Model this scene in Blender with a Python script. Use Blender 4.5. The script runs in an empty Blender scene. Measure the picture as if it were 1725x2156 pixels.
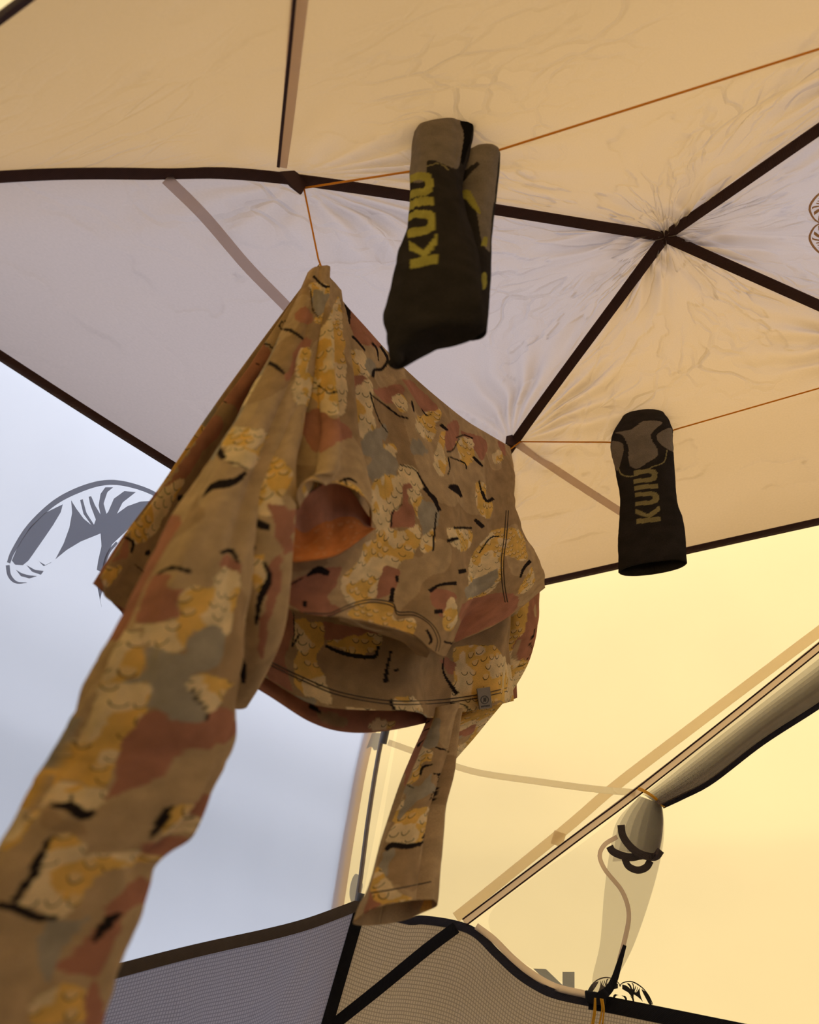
import bpy, bmesh, math, random
import numpy as np
from mathutils import Vector, Matrix
from mathutils.bvhtree import BVHTree

random.seed(7); rng = np.random.default_rng(7)
scn = bpy.context.scene
col = scn.collection

# ------------------------------------------------------------------ camera
W, H, FPX = 1725.0, 2156.0, 2000.0
CAMZ = 0.55
PITCH, ROLL = math.radians(38), math.radians(5)
_f = np.array([0, math.cos(PITCH), math.sin(PITCH)])
_u0 = np.array([0, -math.sin(PITCH), math.cos(PITCH)]); _r0 = np.array([1.0, 0, 0])
C_R = math.cos(ROLL) * _r0 + math.sin(ROLL) * _u0
C_U = -math.sin(ROLL) * _r0 + math.cos(ROLL) * _u0
C_F = _f
EYE = np.array([0, 0, CAMZ])
cam = bpy.data.cameras.new('camera'); camo = bpy.data.objects.new('camera', cam); col.objects.link(camo)
M = Matrix.Identity(4)
for i in range(3):
    M[i][0] = C_R[i]; M[i][1] = C_U[i]; M[i][2] = -C_F[i]; M[i][3] = EYE[i]
camo.matrix_world = M
cam.sensor_fit = 'HORIZONTAL'; cam.sensor_width = 24.0; cam.lens = 24.0 * FPX / W
cam.clip_start = 0.01
cam.dof.use_dof = True; cam.dof.focus_distance = 1.42; cam.dof.aperture_fstop = 3.4
scn.camera = camo

# ------------------------------------------------------------------ daylight and exposure
wd = bpy.data.worlds.new('overcast_sky'); scn.world = wd; wd.use_nodes = True
bg = wd.node_tree.nodes['Background']
# standard overcast sky: the zenith three times as bright as the horizon
_n = wd.node_tree.nodes; _l = wd.node_tree.links
_tc = _n.new('ShaderNodeTexCoord'); _sx = _n.new('ShaderNodeSeparateXYZ'); _l.new(_tc.outputs['Generated'], _sx.inputs[0])
_mr = _n.new('ShaderNodeMapRange'); _l.new(_sx.outputs[2], _mr.inputs[0])
for _k, _v in (('From Min', 0.0), ('From Max', 1.0), ('To Min', 0.7), ('To Max', 2.1)): _mr.inputs[_k].default_value = _v
_l.new(_mr.outputs[0], bg.inputs['Strength'])
bg.inputs['Color'].default_value = (0.86, 0.93, 1.0, 1)
sun = bpy.data.lights.new('sun', 'SUN'); suno = bpy.data.objects.new('sun', sun); col.objects.link(suno)
sun.energy = 3.0; sun.angle = math.radians(12); sun.color = (1.0, 0.93, 0.8)
suno.rotation_euler = Vector((-0.30, -0.24, -0.92)).to_track_quat('-Z', 'Y').to_euler()
scn.view_settings.view_transform = 'Standard'; scn.view_settings.look = 'None'
scn.view_settings.exposure = 0.40; scn.view_settings.gamma = 1.0; scn.view_settings.use_curve_mapping = False
try:
    scn.cycles.max_bounces = 6; scn.cycles.diffuse_bounces = 4; scn.cycles.glossy_bounces = 2; scn.cycles.transparent_max_bounces = 16
    scn.cycles.use_adaptive_sampling = True; scn.cycles.adaptive_threshold = 0.05
    scn.cycles.use_denoising = True
except Exception:
    pass

# ------------------------------------------------------------------ geometry helpers
def ray(px, py):
    return C_F + C_R * (px - W / 2) / FPX + C_U * (H / 2 - py) / FPX
def project(P):
    P = np.asarray(P, float) - EYE
    d = P @ C_F
    return np.stack([W / 2 + FPX * (P @ C_R) / d, H / 2 - FPX * (P @ C_U) / d], -1)
def on_height(px, py, h):
    d = ray(px, py); return EYE + d * (h / d[2])
def unit(v):
    v = np.asarray(v, float); return v / (np.linalg.norm(v) + 1e-12)

def catmull(P, n, axis=0, closed=False):
    """resample control points along an axis with a Catmull-Rom spline"""
    P = np.moveaxis(np.asarray(P, float), axis, 0)
    m = len(P)
    if m == 2 and not closed:
        t = np.linspace(0, 1, n).reshape((-1,) + (1,) * (P.ndim - 1))
        return np.moveaxis(P[0] * (1 - t) + P[1] * t, 0, axis)
    if closed:
        t = np.linspace(0, m, n, endpoint=False); i = np.floor(t).astype(int)
        g = lambda k: P[(i + k) % m]
    else:
        E = np.concatenate([[2 * P[0] - P[1]], P, [2 * P[-1] - P[-2]]])
        t = np.linspace(0, m - 1, n); i = np.minimum(np.floor(t).astype(int), m - 2)
        g = lambda k: E[i + 1 + k]
    f = (t - i).reshape((-1,) + (1,) * (P.ndim - 1))
    a, b, c, d = g(-1), g(0), g(1), g(2)
    R = 0.5 * (2 * b + (c - a) * f + (2 * a - 5 * b + 4 * c - d) * f ** 2 + (3 * b - a - 3 * c + d) * f ** 3)
    return np.moveaxis(R, 0, axis)

def resample(P, n):
    P = np.asarray(P, float)
    d = np.concatenate([[0], np.cumsum(np.linalg.norm(np.diff(P, axis=0), axis=1))])
    t = np.linspace(0, d[-1], n)
    return np.stack([np.interp(t, d, P[:, k]) for k in range(P.shape[1])], -1)

def grid_normals(G):
    du = np.gradient(G, axis=1); dv = np.gradient(G, axis=0)
    n = np.cross(du, dv); n /= (np.linalg.norm(n, axis=-1, keepdims=True) + 1e-12)
    return n

def grid_uv(G):
    lu = np.linalg.norm(np.diff(G, axis=1), axis=-1).mean(0); lv = np.linalg.norm(np.diff(G, axis=0), axis=-1).mean(1)
    u = np.concatenate([[0], np.cumsum(lu)]); v = np.concatenate([[0], np.cumsum(lv)])
    return np.stack(np.meshgrid(u, v), -1)

def grid_faces(m, n, wrap=False):
    r = np.arange(m - 1)[:, None]; nc = n if wrap else n - 1
    c = np.arange(nc)[None, :]; c2 = (c + 1) % n
    return np.stack([r * n + c, r * n + c2, (r + 1) * n + c2, (r + 1) * n + c], -1).reshape(-1, 4)

def link(ob, parent=None):
    col.objects.link(ob)
    if parent is not None: ob.parent = parent
    return ob

def mesh_obj(name, V, F, mat, parent=None, uv=None, color=None, smooth=True, extra=None):
    me = bpy.data.meshes.new(name)
    V = np.asarray(V, float).reshape(-1, 3)
    if isinstance(F, np.ndarray):
        me.vertices.add(len(V)); me.vertices.foreach_set('co', V.ravel())
        k = F.shape[1]
        me.loops.add(F.size); me.loops.foreach_set('vertex_index', F.ravel().astype(np.int32))
        me.polygons.add(len(F))
        me.polygons.foreach_set('loop_start', (np.arange(len(F)) * k).astype(np.int32))
        me.polygons.foreach_set('loop_total', np.full(len(F), k, np.int32))
        me.update(calc_edges=True); me.validate()
    else:
        me.from_pydata([tuple(v) for v in V], [], F); me.update()
    if smooth:
        me.polygons.foreach_set('use_smooth', np.ones(len(me.polygons), bool))
    li = None
    if uv is not None:
        uv = np.asarray(uv, float).reshape(-1, 2)
        li = np.zeros(len(me.loops), np.int32); me.loops.foreach_get('vertex_index', li)
        l = me.uv_layers.new(name='UVMap'); l.data.foreach_set('uv', uv[li].ravel().astype(np.float32))
    if color is not None:
        a = me.color_attributes.new('print', 'FLOAT_COLOR', 'POINT')
        a.data.foreach_set('color', np.asarray(color, np.float32).reshape(-1, 4).ravel())
    if mat is not None: me.materials.append(mat)
    return link(bpy.data.objects.new(name, me), parent)

def grid_obj(name, G, mat, parent=None, wrap=False, uv=None, color=None, thick=0):
    m, n = G.shape[:2]
    if uv is None: uv = grid_uv(G)
    o = mesh_obj(name, G.reshape(-1, 3), grid_faces(m, n, wrap), mat, parent, uv.reshape(-1, 2), color)
    if thick:
        s = o.modifiers.new('cloth', 'SOLIDIFY'); s.thickness = thick; s.offset = 0
    return o

def bvh_of(G):
    m, n = G.shape[:2]
    return BVHTree.FromPolygons([tuple(v) for v in G.reshape(-1, 3)], [tuple(int(i) for i in q) for q in grid_faces(m, n)])

def hit(bvh, px, py, lift=0.0):
    d = Vector(ray(px, py)).normalized()
    loc, nor, idx, dist = bvh.ray_cast(Vector(EYE), d)
    if loc is None: return None
    return np.array(loc - d * lift)

def hits(bvh, pts, lift=0.0):
    R = [hit(bvh, x, y, lift) for x, y in pts]
    return np.array([r for r in R if r is not None])

def ribbon(name, P, width, mat, parent, n=60, thick=0.0012, toward=None, straight=False):
    """flat tape swept along P, its face turned to a point"""
    P = np.asarray(P, float)
    P = resample(P, n) if straight else resample(catmull(P, 8 * len(P)), n)
    T = np.gradient(P, axis=0); T /= np.linalg.norm(T, axis=1, keepdims=True)
    tw = EYE if toward is None else np.asarray(toward, float)
    N = tw - P; N -= (N * T).sum(1, keepdims=True) * T; N /= np.linalg.norm(N, axis=1, keepdims=True)
    B = np.cross(T, N)
    w = np.interp(np.linspace(0, 1, n), np.linspace(0, 1, np.size(width)), np.atleast_1d(width))[:, None] / 2
    h = thick / 2
    ring = np.stack([P - B * w - N * h, P - B * w + N * h, P - B * w * .2 + N * h * 1.5, P + B * w * .2 + N * h * 1.5, P + B * w + N * h, P + B * w - N * h], 1)
    F = [tuple(int(i) for i in q) for q in grid_faces(n, 6, True)]
    F += [tuple(range(5, -1, -1)), tuple((n - 1) * 6 + i for i in range(6))]
    d = np.concatenate([[0], np.cumsum(np.linalg.norm(np.diff(P, axis=0), axis=1))])
    uv = np.stack([np.tile(np.array([0, 0, .4, .6, 1, 1]) * np.max(w) * 2, (n, 1)), np.tile(d[:, None], (1, 6))], -1)
    return mesh_obj(name, ring.reshape(-1, 3), F, mat, parent, uv.reshape(-1, 2), smooth=False)

def tube(name, P, r, mat, parent, n=60, k=8, straight=False):
    P = np.asarray(P, float)
    P = resample(P, n) if straight else resample(catmull(P, 10 * len(P)), n)
    T = np.gradient(P, axis=0); T /= np.linalg.norm(T, axis=1, keepdims=True)
    N = np.cross(T, [0.31, 0.2, 0.93]); N /= np.linalg.norm(N, axis=1, keepdims=True); B = np.cross(T, N)
    a = np.arange(k) * 2 * math.pi / k
    r = np.interp(np.linspace(0, 1, n), np.linspace(0, 1, np.size(r)), np.atleast_1d(r))[:, None, None]
    ring = P[:, None] + r * (np.cos(a)[None, :, None] * N[:, None] + np.sin(a)[None, :, None] * B[:, None])
    F = [tuple(int(i) for i in q) for q in grid_faces(n, k, True)] + [tuple(range(k - 1, -1, -1)), tuple((n - 1) * k + i for i in range(k))]
    d = np.concatenate([[0], np.cumsum(np.linalg.norm(np.diff(P, axis=0), axis=1))])
    uv = np.stack([np.tile(a / (2 * math.pi), (n, 1)), np.tile(d[:, None], (1, k))], -1)
    return mesh_obj(name, ring.reshape(-1, 3), F, mat, parent, uv.reshape(-1, 2))

def empty(name, loc=(0, 0, 0)):
    o = bpy.data.objects.new(name, None); o.empty_display_size = 0.05; col.objects.link(o)
    return o
def tag(o, label=None, cat=None, group=None, kind=None):
    for k, v in (('label', label), ('category', cat), ('group', group), ('kind', kind)):
        if v: o[k] = v
    return o

# value noise on the cloth, for prints and folds
_tab = rng.random((64, 64))
def vnoise(x, y):
    xi = np.floor(x).astype(int); yi = np.floor(y).astype(int); fx = x - xi; fy = y - yi
    fx = fx * fx * (3 - 2 * fx); fy = fy * fy * (3 - 2 * fy)
    g = lambda a, b: _tab[a % 64, b % 64]
    return (g(xi, yi) * (1 - fx) + g(xi + 1, yi) * fx) * (1 - fy) + (g(xi, yi + 1) * (1 - fx) + g(xi + 1, yi + 1) * fx) * fy
def fbm(x, y, o=4):
    s = 0; a = .5
    for k in range(o):
        s = s + a * vnoise(x * 2 ** k + 7.3 * k, y * 2 ** k + 3.1 * k); a *= .5
    return s / (1 - .5 ** o)

# ------------------------------------------------------------------ materials
def lin(c):
    return tuple(((v / 255) / 12.92 if v <= 10.31 else (((v / 255) + .055) / 1.055) ** 2.4) for v in c)
def new_mat(name):
    m = bpy.data.materials.new(name); m.use_nodes = True; nt = m.node_tree; nt.nodes.clear()
    out = nt.nodes.new('ShaderNodeOutputMaterial')
    return m, nt, out
def nd(nt, t, **kw):
    n = nt.nodes.new(t)
    for k, v in kw.items(): setattr(n, k, v)
    return n
def setin(n, **kw):
    for k, v in kw.items(): n.inputs[k].default_value = v
    return n
def math_n(nt, op, a, b=None, c=None):
    n = nt.nodes.new('ShaderNodeMath'); n.operation = op
    for i, v in enumerate((a, b, c)):
        if v is None: continue
        if isinstance(v, (int, float)): n.inputs[i].default_value = v
        else: nt.links.new(v, n.inputs[i])
    return n.outputs[0]
def mix_col(nt, fac, a, b, mode='MIX'):
    n = nt.nodes.new('ShaderNodeMix'); n.data_type = 'RGBA'; n.blend_type = mode
    for s, v in ((n.inputs[0], fac), (n.inputs[6], a), (n.inputs[7], b)):
        if isinstance(v, (int, float)): s.default_value = v
        elif isinstance(v, tuple): s.default_value = (*v[:3], 1)
        else: nt.links.new(v, s)
    return n.outputs[2]

def nylon(name, trans, refl, crinkle=0.0, weave=0.25, sheen=0.06, scale=1.0, clear=0.0):
    """thin coated tent fabric: light scatters through it and back from it"""
    m, nt, out = new_mat(name); L = nt.links.new
    if crinkle < .1:      # taut fly: an even sheet with a slight sheen and mottle
        uv0 = nd(nt, 'ShaderNodeUVMap'); n0 = nd(nt, 'ShaderNodeTexNoise'); setin(n0, Scale=7.0, Detail=2.0); L(uv0.outputs[0], n0.inputs['Vector'])
        cm = mix_col(nt, n0.outputs['Fac'], tuple(v * .965 for v in trans), tuple(v * 1.035 for v in trans))
        t0 = nd(nt, 'ShaderNodeBsdfTranslucent'); d0 = nd(nt, 'ShaderNodeBsdfDiffuse'); a0 = nd(nt, 'ShaderNodeAddShader')
        L(cm, t0.inputs['Color']); d0.inputs['Color'].default_value = (*refl[:3], 1)
        L(t0.outputs[0], a0.inputs[0]); L(d0.outputs[0], a0.inputs[1]); last = a0.outputs[0]
        if clear:
            tp = nd(nt, 'ShaderNodeBsdfTransparent'); m2 = nd(nt, 'ShaderNodeMixShader'); m2.inputs[0].default_value = clear
            L(last, m2.inputs[1]); L(tp.outputs[0], m2.inputs[2]); last = m2.outputs[0]
        L(last, out.inputs[0])
        return m
    uv = nd(nt, 'ShaderNodeUVMap')
    mp = nd(nt, 'ShaderNodeMapping'); L(uv.outputs[0], mp.inputs[0])
    # weave
    w1 = nd(nt, 'ShaderNodeTexNoise'); setin(w1, Scale=420.0, Detail=2.0); L(mp.outputs[0], w1.inputs['Vector'])
    # crinkles: warped cell borders, long soft folds
    n1 = nd(nt, 'ShaderNodeTexNoise'); setin(n1, Scale=6.0 * scale, Detail=3.0); L(mp.outputs[0], n1.inputs['Vector'])
    wv = nd(nt, 'ShaderNodeVectorMath', operation='MULTIPLY_ADD'); L(n1.outputs['Color'], wv.inputs[0]); wv.inputs[1].default_value = (.22, .22, .22); L(mp.outputs[0], wv.inputs[2])
    vo = nd(nt, 'ShaderNodeTexVoronoi', feature='DISTANCE_TO_EDGE'); setin(vo, Scale=15.0 * scale); L(wv.outputs[0], vo.inputs['Vector'])
    vl = math_n(nt, 'MINIMUM', math_n(nt, 'MULTIPLY', vo.outputs['Distance'], 9.0), 1.0)
    n2 = nd(nt, 'ShaderNodeTexNoise'); setin(n2, Scale=3.0, Detail=1.0); L(mp.outputs[0], n2.inputs['Vector'])
    msk = nd(nt, 'ShaderNodeMapRange'); L(n2.outputs['Fac'], msk.inputs[0]); setin(msk, **{'From Min': .42, 'From Max': .68})
    hgt = math_n(nt, 'ADD', math_n(nt, 'MULTIPLY', math_n(nt, 'MULTIPLY', vl, msk.outputs[0]), crinkle), math_n(nt, 'MULTIPLY', w1.outputs['Fac'], 0.06 * weave))
    hgt = math_n(nt, 'ADD', hgt, math_n(nt, 'MULTIPLY', n1.outputs['Fac'], crinkle * .7))
    bp = nd(nt, 'ShaderNodeBump'); setin(bp, Strength=0.9, Distance=0.006); L(hgt, bp.inputs['Height'])
    wc = nd(nt, 'ShaderNodeMapRange'); L(w1.outputs['Fac'], wc.inputs[0]); setin(wc, **{'From Min': .3, 'From Max': .7, 'To Min': 1 - .14 * weave, 'To Max': 1 + .14 * weave})
    tr = nd(nt, 'ShaderNodeBsdfTranslucent'); df = nd(nt, 'ShaderNodeBsdfDiffuse')
    tc = nd(nt, 'ShaderNodeVectorMath', operation='SCALE'); tc.inputs[0].default_value = trans[:3]; L(wc.outputs[0], tc.inputs['Scale'])
    L(tc.outputs[0], tr.inputs['Color']); df.inputs['Color'].default_value = (*refl[:3], 1)
    for s in (tr, df): L(bp.outputs[0], s.inputs['Normal'])
    ad = nd(nt, 'ShaderNodeAddShader'); L(tr.outputs[0], ad.inputs[0]); L(df.outputs[0], ad.inputs[1])
    gl = nd(nt, 'ShaderNodeBsdfGlossy'); setin(gl, Roughness=.42); gl.inputs['Color'].default_value = (.9, .9, .9, 1); L(bp.outputs[0], gl.inputs['Normal'])
    mx = nd(nt, 'ShaderNodeMixShader'); mx.inputs[0].default_value = sheen; L(ad.outputs[0], mx.inputs[1]); L(gl.outputs[0], mx.inputs[2])
    last = mx.outputs[0]
    if clear:
        tp = nd(nt, 'ShaderNodeBsdfTransparent'); m2 = nd(nt, 'ShaderNodeMixShader'); m2.inputs[0].default_value = clear
        L(last, m2.inputs[1]); L(tp.outputs[0], m2.inputs[2]); last = m2.outputs[0]
    L(last, out.inputs[0])
    return m

def webbing(name, c, trans=0.0, ribs=1400.0, rough=.8):
    m, nt, out = new_mat(name); L = nt.links.new
    uv = nd(nt, 'ShaderNodeUVMap')
    wv = nd(nt, 'ShaderNodeTexWave', bands_direction='DIAGONAL'); setin(wv, Scale=ribs / 6.28, Distortion=1.0); L(uv.outputs[0], wv.inputs['Vector'])
    no = nd(nt, 'ShaderNodeTexNoise'); setin(no, Scale=90.0); L(uv.outputs[0], no.inputs['Vector'])
    k = math_n(nt, 'ADD', math_n(nt, 'MULTIPLY', wv.outputs['Fac'], .25), math_n(nt, 'MULTIPLY', no.outputs['Fac'], .5))
    c1 = mix_col(nt, k, tuple(v * .7 for v in c), tuple(v * 1.3 for v in c))
    bp = nd(nt, 'ShaderNodeBump'); setin(bp, Strength=.4, Distance=.0008); L(wv.outputs['Fac'], bp.inputs['Height'])
    b = nd(nt, 'ShaderNodeBsdfPrincipled'); setin(b, Roughness=rough); b.inputs['Specular IOR Level'].default_value = .2
    L(c1, b.inputs['Base Color']); L(bp.outputs[0], b.inputs['Normal'])
    last = b.outputs[0]
    if trans:
        t = nd(nt, 'ShaderNodeBsdfTranslucent'); t.inputs[0].default_value = (*c, 1)
        mx = nd(nt, 'ShaderNodeMixShader'); mx.inputs[0].default_value = trans; L(last, mx.inputs[1]); L(t.outputs[0], mx.inputs[2]); last = mx.outputs[0]
    L(last, out.inputs[0]); return m

def sheer(name, c, clear, trans=.5):
    """fine insect mesh: mostly holes"""
    m, nt, out = new_mat(name); L = nt.links.new
    tp = nd(nt, 'ShaderNodeBsdfTransparent'); df = nd(nt, 'ShaderNodeBsdfDiffuse'); tr = nd(nt, 'ShaderNodeBsdfTranslucent')
    df.inputs[0].default_value = (*c, 1); tr.inputs[0].default_value = (*c, 1)
    m1 = nd(nt, 'ShaderNodeMixShader'); m1.inputs[0].default_value = trans; L(df.outputs[0], m1.inputs[1]); L(tr.outputs[0], m1.inputs[2])
    m2 = nd(nt, 'ShaderNodeMixShader'); m2.inputs[0].default_value = clear; L(m1.outputs[0], m2.inputs[1]); L(tp.outputs[0], m2.inputs[2])
    L(m2.outputs[0], out.inputs[0]); return m

def ripstop(name, thread, base, clear, cell=0.0048):
    """half-sheer ripstop: a fine grid of thick threads on a thin weave"""
    m, nt, out = new_mat(name); L = nt.links.new
    uv = nd(nt, 'ShaderNodeUVMap'); sx = nd(nt, 'ShaderNodeSeparateXYZ'); L(uv.outputs[0], sx.inputs[0])
    fu = math_n(nt, 'FRACT', math_n(nt, 'MULTIPLY', sx.outputs[0], 1 / cell)); fv = math_n(nt, 'FRACT', math_n(nt, 'MULTIPLY', sx.outputs[1], 1 / cell))
    g = math_n(nt, 'MAXIMUM', math_n(nt, 'LESS_THAN', fu, .3), math_n(nt, 'LESS_THAN', fv, .3))
    no = nd(nt, 'ShaderNodeTexNoise'); setin(no, Scale=9.0, Detail=3.0, Distortion=1.2); L(uv.outputs[0], no.inputs['Vector'])
    bp = nd(nt, 'ShaderNodeBump'); setin(bp, Strength=.8, Distance=.02); L(no.outputs['Fac'], bp.inputs['Height'])
    c = mix_col(nt, g, base, thread)
    df = nd(nt, 'ShaderNodeBsdfDiffuse'); tr = nd(nt, 'ShaderNodeBsdfTranslucent'); tp = nd(nt, 'ShaderNodeBsdfTransparent')
    L(c, df.inputs[0]); L(c, tr.inputs[0])
    for s in (df, tr): L(bp.outputs[0], s.inputs['Normal'])
    a = nd(nt, 'ShaderNodeMixShader'); a.inputs[0].default_value = .68; L(df.outputs[0], a.inputs[1]); L(tr.outputs[0], a.inputs[2])
    k = math_n(nt, 'MULTIPLY', math_n(nt, 'SUBTRACT', 1.0, math_n(nt, 'MULTIPLY', g, .75)), clear)
    b = nd(nt, 'ShaderNodeMixShader'); L(k, b.inputs[0]); L(a.outputs[0], b.inputs[1]); L(tp.outputs[0], b.inputs[2])
    L(b.outputs[0], out.inputs[0]); return m

def simple(name, c, rough=.7, trans=0.0, bump=0.0, bscale=200.0, metal=0.0):
    m, nt, out = new_mat(name); L = nt.links.new
    tc = nd(nt, 'ShaderNodeTexCoord'); no = nd(nt, 'ShaderNodeTexNoise'); setin(no, Scale=bscale, Detail=3.0); L(tc.outputs['Object'], no.inputs['Vector'])
    b = nd(nt, 'ShaderNodeBsdfPrincipled'); setin(b, Roughness=rough, Metallic=metal)
    L(mix_col(nt, no.outputs['Fac'], tuple(v * .85 for v in c), tuple(v * 1.15 for v in c)), b.inputs['Base Color'])
    if bump:
        bp = nd(nt, 'ShaderNodeBump'); setin(bp, Strength=bump, Distance=.001); L(no.outputs['Fac'], bp.inputs['Height']); L(bp.outputs[0], b.inputs['Normal'])
    last = b.outputs[0]
    if trans:
        t = nd(nt, 'ShaderNodeBsdfTranslucent'); t.inputs[0].default_value = (*c, 1)
        mx = nd(nt, 'ShaderNodeMixShader'); mx.inputs[0].default_value = trans; L(last, mx.inputs[1]); L(t.outputs[0], mx.inputs[2]); last = mx.outputs[0]
    L(last, out.inputs[0]); return m

def cloth_print(name, trans=.12, scales=True, fuzz=0.5, weave=900.0):
    """knit cloth whose print sits in a per-vertex colour; alpha marks the areas with the scale motif"""
    m, nt, out = new_mat(name); L = nt.links.new
    at = nd(nt, 'ShaderNodeVertexColor', layer_name='print'); uv = nd(nt, 'ShaderNodeUVMap')
    c = at.outputs['Color']
    n0 = nd(nt, 'ShaderNodeTexNoise'); setin(n0, Scale=45.0, Detail=4.0); L(uv.outputs[0], n0.inputs['Vector'])
    mot = nd(nt, 'ShaderNodeMapRange'); L(n0.outputs['Fac'], mot.inputs[0]); setin(mot, **{'From Min': .3, 'From Max': .7, 'To Min': .84, 'To Max': 1.16})
    sc = nd(nt, 'ShaderNodeVectorMath', operation='SCALE'); L(c, sc.inputs[0]); L(mot.outputs[0], sc.inputs['Scale'])
    c = sc.outputs[0]
    if scales:
        wn = nd(nt, 'ShaderNodeTexNoise'); setin(wn, Scale=28.0, Detail=1.0); L(uv.outputs[0], wn.inputs['Vector'])
        wp = nd(nt, 'ShaderNodeVectorMath', operation='MULTIPLY_ADD'); L(wn.outputs['Color'], wp.inputs[0]); wp.inputs[1].default_value = (.012, .012, 0); L(uv.outputs[0], wp.inputs[2])
        sx = nd(nt, 'ShaderNodeSeparateXYZ'); L(wp.outputs[0], sx.inputs[0])
        cell = .0135
        v = math_n(nt, 'MULTIPLY', sx.outputs[1], 1 / (cell * .85)); row = math_n(nt, 'FLOOR', v)
        u = math_n(nt, 'ADD', math_n(nt, 'MULTIPLY', sx.outputs[0], 1 / cell), math_n(nt, 'MULTIPLY', math_n(nt, 'MODULO', row, 2.0), .5))
        cu = math_n(nt, 'FLOOR', u)
        fu = math_n(nt, 'SUBTRACT', math_n(nt, 'FRACT', u), .5); fv = math_n(nt, 'FRACT', v)
        dv = math_n(nt, 'SUBTRACT', fv, .45)
        rr = math_n(nt, 'SQRT', math_n(nt, 'ADD', math_n(nt, 'POWER', math_n(nt, 'ABSOLUTE', fu), 2.0), math_n(nt, 'MULTIPLY', math_n(nt, 'POWER', math_n(nt, 'ABSOLUTE', dv), 2.0), .8)))
        ringd = math_n(nt, 'ABSOLUTE', math_n(nt, 'SUBTRACT', rr, .36))
        ringm = math_n(nt, 'MULTIPLY', math_n(nt, 'LESS_THAN', ringd, .045), math_n(nt, 'GREATER_THAN', dv, .02))
        cx = nd(nt, 'ShaderNodeCombineXYZ'); L(cu, cx.inputs[0]); L(row, cx.inputs[1])
        wh = nd(nt, 'ShaderNodeTexWhiteNoise', noise_dimensions='2D'); L(cx.outputs[0], wh.inputs['Vector'])
        keep = math_n(nt, 'GREATER_THAN', wh.outputs['Value'], .5)
        mk = math_n(nt, 'MULTIPLY', math_n(nt, 'MULTIPLY', ringm, keep), at.outputs['Alpha'])
        inner = math_n(nt, 'MULTIPLY', math_n(nt, 'MULTIPLY', math_n(nt, 'LESS_THAN', rr, .33), math_n(nt, 'GREATER_THAN', dv, -.2)), math_n(nt, 'MULTIPLY', math_n(nt, 'GREATER_THAN', wh.outputs['Value'], .55), at.outputs['Alpha']))
        c = mix_col(nt, math_n(nt, 'MULTIPLY', inner, .5), c, CREAM)
        c = mix_col(nt, math_n(nt, 'MULTIPLY', mk, .75), c, INK)
    kn = nd(nt, 'ShaderNodeTexNoise'); setin(kn, Scale=weave, Detail=2.0); L(uv.outputs[0], kn.inputs['Vector'])
    bp = nd(nt, 'ShaderNodeBump'); setin(bp, Strength=fuzz, Distance=.0008); L(kn.outputs['Fac'], bp.inputs['Height'])
    kc = nd(nt, 'ShaderNodeMapRange'); L(kn.outputs['Fac'], kc.inputs[0]); setin(kc, **{'From Min': .3, 'From Max': .7, 'To Min': .86, 'To Max': 1.14})
    s2 = nd(nt, 'ShaderNodeVectorMath', operation='SCALE'); L(c, s2.inputs[0]); L(kc.outputs[0], s2.inputs['Scale']); c = s2.outputs[0]
    df = nd(nt, 'ShaderNodeBsdfDiffuse'); setin(df, Roughness=.8); tr = nd(nt, 'ShaderNodeBsdfTranslucent')
    L(c, df.inputs[0]); L(bp.outputs[0], df.inputs['Normal'])
    tc = mix_col(nt, 1.0, c, (1.0, .55, .25), 'MULTIPLY'); L(tc, tr.inputs[0])
    mx = nd(nt, 'ShaderNodeMixShader'); mx.inputs[0].default_value = trans; L(df.outputs[0], mx.inputs[1]); L(tr.outputs[0], mx.inputs[2])
    L(mx.outputs[0], out.inputs[0]); return m

# camouflage inks (albedo)
TAN = lin((192, 163, 122)); GOLD = lin((226, 184, 100)); CREAM = lin((232, 208, 160)); RUST = lin((178, 124, 98))
OLIVE = lin((170, 157, 134)); INK = lin((46, 38, 36)); BROWN = lin((174, 144, 106))

M_CANOPY = nylon('canopy_nylon', (.385, .315, .28), (.08, .07, .065), crinkle=.65, sheen=.025)
M_FLYG = nylon('grey_fly_nylon', (.42, .43, .50), (.12, .125, .14), crinkle=.06, scale=.5)
M_FLYO = nylon('orange_fly_nylon', (.55, .395, .16), (.14, .10, .05), crinkle=.06, scale=.5, clear=.06)
M_BIND = webbing('brown_binding', lin((74, 50, 46)), trans=.2)
M_TAPE = webbing('taupe_seam_tape', (.76, .68, .64), trans=.92)
M_BLACK = webbing('black_webbing', lin((30, 28, 30)))
M_HEM = webbing('brown_grey_hem', lin((92, 80, 72)), trans=.3)
M_HEMDARK = webbing('dark_grey_hem', lin((66, 62, 68)), trans=.3)
M_CREAMTAPE = webbing('cream_seam_tape', (.9, .86, .78), trans=.85)
M_MESH = sheer('insect_mesh', lin((150, 140, 135)), .87)
M_DOORMESH = sheer('door_mesh', lin((112, 98, 96)), .64)
M_RIP = ripstop('grey_ripstop', lin((128, 120, 122)), lin((158, 148, 148)), .008)
M_CORD = simple('yellow_cord', lin((240, 190, 40)), .6, trans=.45, bump=.6, bscale=900)
M_CORD2 = simple('ochre_cord', lin((236, 168, 34)), .6, trans=.45, bump=.6, bscale=900)
M_POLE = simple('pole_metal', lin((110, 98, 88)), .35, metal=.6)
M_CLIP = simple('black_plastic', lin((28, 26, 28)), .5)
M_LOGOG = simple('grey_logo_print', (.46, .47, .51), .7, trans=.9)
M_LOGOK = simple('black_logo_print', lin((40, 36, 28)), .7, trans=.2)
M_LOGOT = simple('tan_logo_print', (.62, .44, .26), .7, trans=.85)
M_FLOOR = simple('tent_floor', lin((196, 190, 180)), .8, bump=.4, bscale=30)
M_GROUND = simple('dry_ground', lin((78, 72, 56)), .9, bump=.5, bscale=8)

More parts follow.
